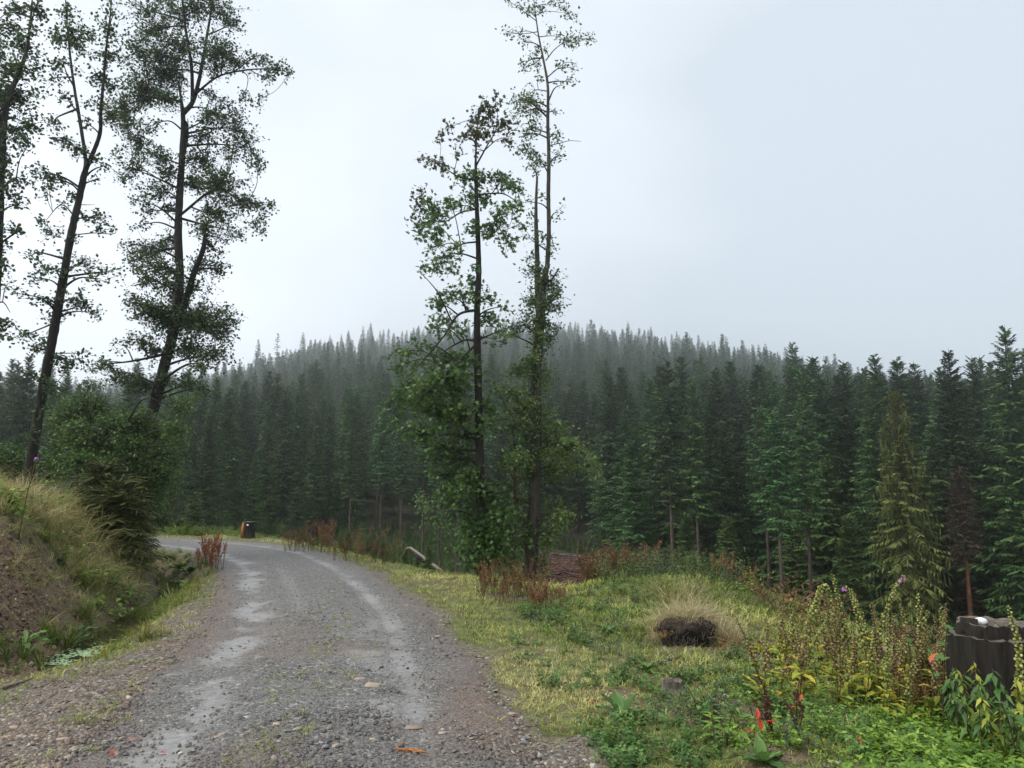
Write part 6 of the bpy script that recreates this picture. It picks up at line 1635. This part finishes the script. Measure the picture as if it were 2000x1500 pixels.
# fallen broken log beyond the verge
a, b, c = P(786, 1074, 21.5), P(802, 1070, 21.2), P(866, 1118, 19.5)
b = b.copy(); lo = empty('broken_log', at(850, 19.8), 'pale broken log leaning out of the grass with a snapped end, beside the road', 'log'); lz = np.array(lo.location)
mb = MB(); mb.tube([b - lz, (b + c) / 2 - lz, c - lz], [.034, .042, .046], 9); obj('trunk', mb.mesh('log_trunk', True), m_palewood, lo)
mb = MB(); mb.tube([b - lz, (a + b) / 2 - lz + np.array([0, 0, .01]), P(785, 1090, 21.5) - lz], [.034, .03, .018], 7); obj('snapped_end', mb.mesh('log_end', True), m_palewood, lo)
mb = MB(); mb.tube([P(810, 1082, 20.9) - lz, P(832, 1098, 20.4) - lz], [.06, .065], 7); obj('bark', mb.mesh('log_bark', True), bark_alder, lo)
l2 = empty('fallen_log', at(652, 28.5), 'pale thin log lying behind the rusty docks', 'log'); mb = MB(); mb.tube([(-.45, 0, .32), (0, .02, .33), (.5, .05, .33)], [.05, .05, .04], 8); obj('trunk', mb.mesh('fallen_log', True), m_palewood, l2)
mb = MB(); mb.tube([(.4, .04, -.1), (.4, .04, .31)], [.03, .03], 6); obj('prop', mb.mesh('log_prop'), bark_alder, l2)
for px, row, lab in [(575, 1063, 'white stone at the edge of the grass beyond the bend'), (870, 1112, 'grey boulder half hidden in grass right of the broken log')]:
    p = hit(px, row); o = obj('boulder', stone_me[0], None, None, tuple(p)); o.scale = (.35, .25, .5); o.rotation_euler = (0, .5, .4); tag(o, lab, 'stone')

# sticks on the left shoulder, bark scrap, dead leaves on the road
for i, (pts, lab) in enumerate([([(5, 1350), (30, 1342), (62, 1330)], 'grey weathered stick lying in the grass at the left edge'), ([(88, 1318), (105, 1310), (132, 1304)], 'short grey stick beside the ditch end'), ([(1245, 1310), (1290, 1300), (1330, 1285)], 'thin twig on the bare soil below the root clod')]):
    w_ = np.array([hit(*q) for q in pts]); o = empty('stick', w_[1], lab, 'stick'); mb = MB(); mb.tube(catmull(w_ + [0, 0, .02], 5) - w_[1], np.linspace(.018, .008, 11), 6); obj('branch', mb.mesh('stick', True), m_stick, o)
p = hit(803, 1487); mb = MB(); r_ = np.random.default_rng(3)
for k in range(7): b = r_.normal(size=2) * np.array([.035, .014]); l_ = r_.uniform(.03, .07); mb.tube([(b[0] - l_, b[1] + .012 + r_.normal() * .006, .006), (b[0], b[1], .014 + .008 * r_.random()), (b[0] + l_, b[1] - .02 + r_.normal() * .006, .005)], [.004, .009, .003], 5)
o = obj('bark_scrap', mb.mesh('bark_scrap'), m_orangewood, None, (p[0], p[1], float(surf(p[0], p[1])[0]))); tag(o, 'orange splintered bark scrap lying on the road at the bottom', 'bark')
leaf_g = make_mesh('fallen_leaf', leaf_shape('round')[0], leaf_shape('round')[1], tint=np.full(7, .5)); leaf_g.materials.append(m_bracken)
leaf_r = make_mesh('fallen_leaf', leaf_shape('round')[0], leaf_shape('round')[1], tint=np.full(7, .2)); leaf_r.materials.append(m_red)
for px, row, k in [(841,1225,0),(768,1228,0),(758,1208,0),(141,1455,0),(218,1489,1),(308,1490,1),(838,1213,0),(540,1203,0),(885,1207,0),(1050,1480,0),(950,1390,0),(1120,1410,0),(1088,1415,0),(730,1150,0),(450,1190,0),(1160,1375,1)]:
    p = hit(px, row); o = obj('fallen_leaf', leaf_r if k else leaf_g, None, None, (p[0], p[1], float(surf(p[0], p[1])[0]) + .012)); o.scale = (.05,) * 3; o.rotation_euler = (random.uniform(-.3, .3), random.uniform(-.3, .3), random.random() * 6.28)
    tag(o, 'single red fallen leaf on the gravel' if k else 'single brown fallen leaf on the gravel', 'leaf', 'red fallen leaves' if k else 'brown fallen leaves')

# thistle on the bank top
g = at(50, 11.5); e = P(71, 897, 11.5) - g; o = empty('thistle', g, 'tall thistle with a pink purple head before the slim alder', 'thistle')
mb = MB(); mb.tube(catmull([np.zeros(3), e * .5 + np.array([-.02, 0, .02]), e], 6), np.linspace(.012, .006, 13), 6); obj('stem', mb.mesh('thistle_stem'), m_stem, o)
V, Q, S = ringed([(.012, -.05), (.035, -.035), (.038, -.01)], 12, .1, 2); mb = MB(); mb.add(V, None, Q); obj('head', mb.mesh('thistle_head'), m_weed, o, tuple(e))
V, Q, S = ringed([(.022, -.012), (.030, .008), (.022, .024), (.006, .030)], 12, .3, 2); mb = MB(); mb.add(V, None, Q); obj('flower', mb.mesh('thistle_flower'), m_purple, o, tuple(e))
for i in range(10): big_leaf(o, m_weed, tuple(e * (i / 11)), i * 2.4, .3, .16 * (1 - i / 14), .5, .4)

# low spruces by the bend
kind_of('bushy', 2, m_olive, bark_s, H=1.5, Rb=.95, cb=.02, step=.065, per=8, nodes=7, style='young', bw=.022, shape=.55)
for i, (px, Y, H, lab, sx_) in enumerate([(235, 15.8, 1.35, 'dark olive spruce bush at the top of the bank below the alder bush', 1.15), (205, 16.6, 1.3, 'dark spruce bush half hidden left of the olive one', 1.0), (272, 17.0, .95, 'low spruce bush nearest the road bend', 1.0)]):
    p = at(px, Y); o = place_spruce('bushy', i, p[0], p[1], H, lab, None, 'spruce_bush'); o.scale[0] *= sx_; o.scale[1] *= sx_
kind_of('sapling', 1, needle_young, bark_s, H=1.5, Rb=.62, cb=.03, step=.10, per=6, nodes=6, style='young', bw=.03, shape=.7)
for i, (px, Y, H, lab) in enumerate([(385, 30.5, 1.25, 'bright green spruce sapling on the far side of the bend'), (360, 31.5, .9, 'smaller pale spruce sapling left of the bright one')]):
    p = at(px, Y); place_spruce('sapling', 0, p[0], p[1], H, lab, None, 'spruce_sapling')
# bare snag on the skyline at the far left
p = P(22, 742, 120); gq_ = gz(p[0], 120); o = empty('dead_snag', (p[0], 120, gq_), 'thin bare snag on the skyline at the far left', 'dead tree')
mb = MB(); mb.tube([(0, 0, -.5), (.1, 0, (p[2] - gq_) * .5), (0, 0, p[2] - gq_)], [.14, .1, .05], 6)
for k in range(6): z_ = (p[2] - gq_) * rng.uniform(.5, .98); a = rng.random() * 6.28; mb.tube([(0, 0, z_), (math.cos(a) * 1.2, math.sin(a) * 1.2, z_ + .3)], [.04, .015], 3, cap=False)
obj('trunk', mb.mesh('snag_trunk'), bark_pale, o)
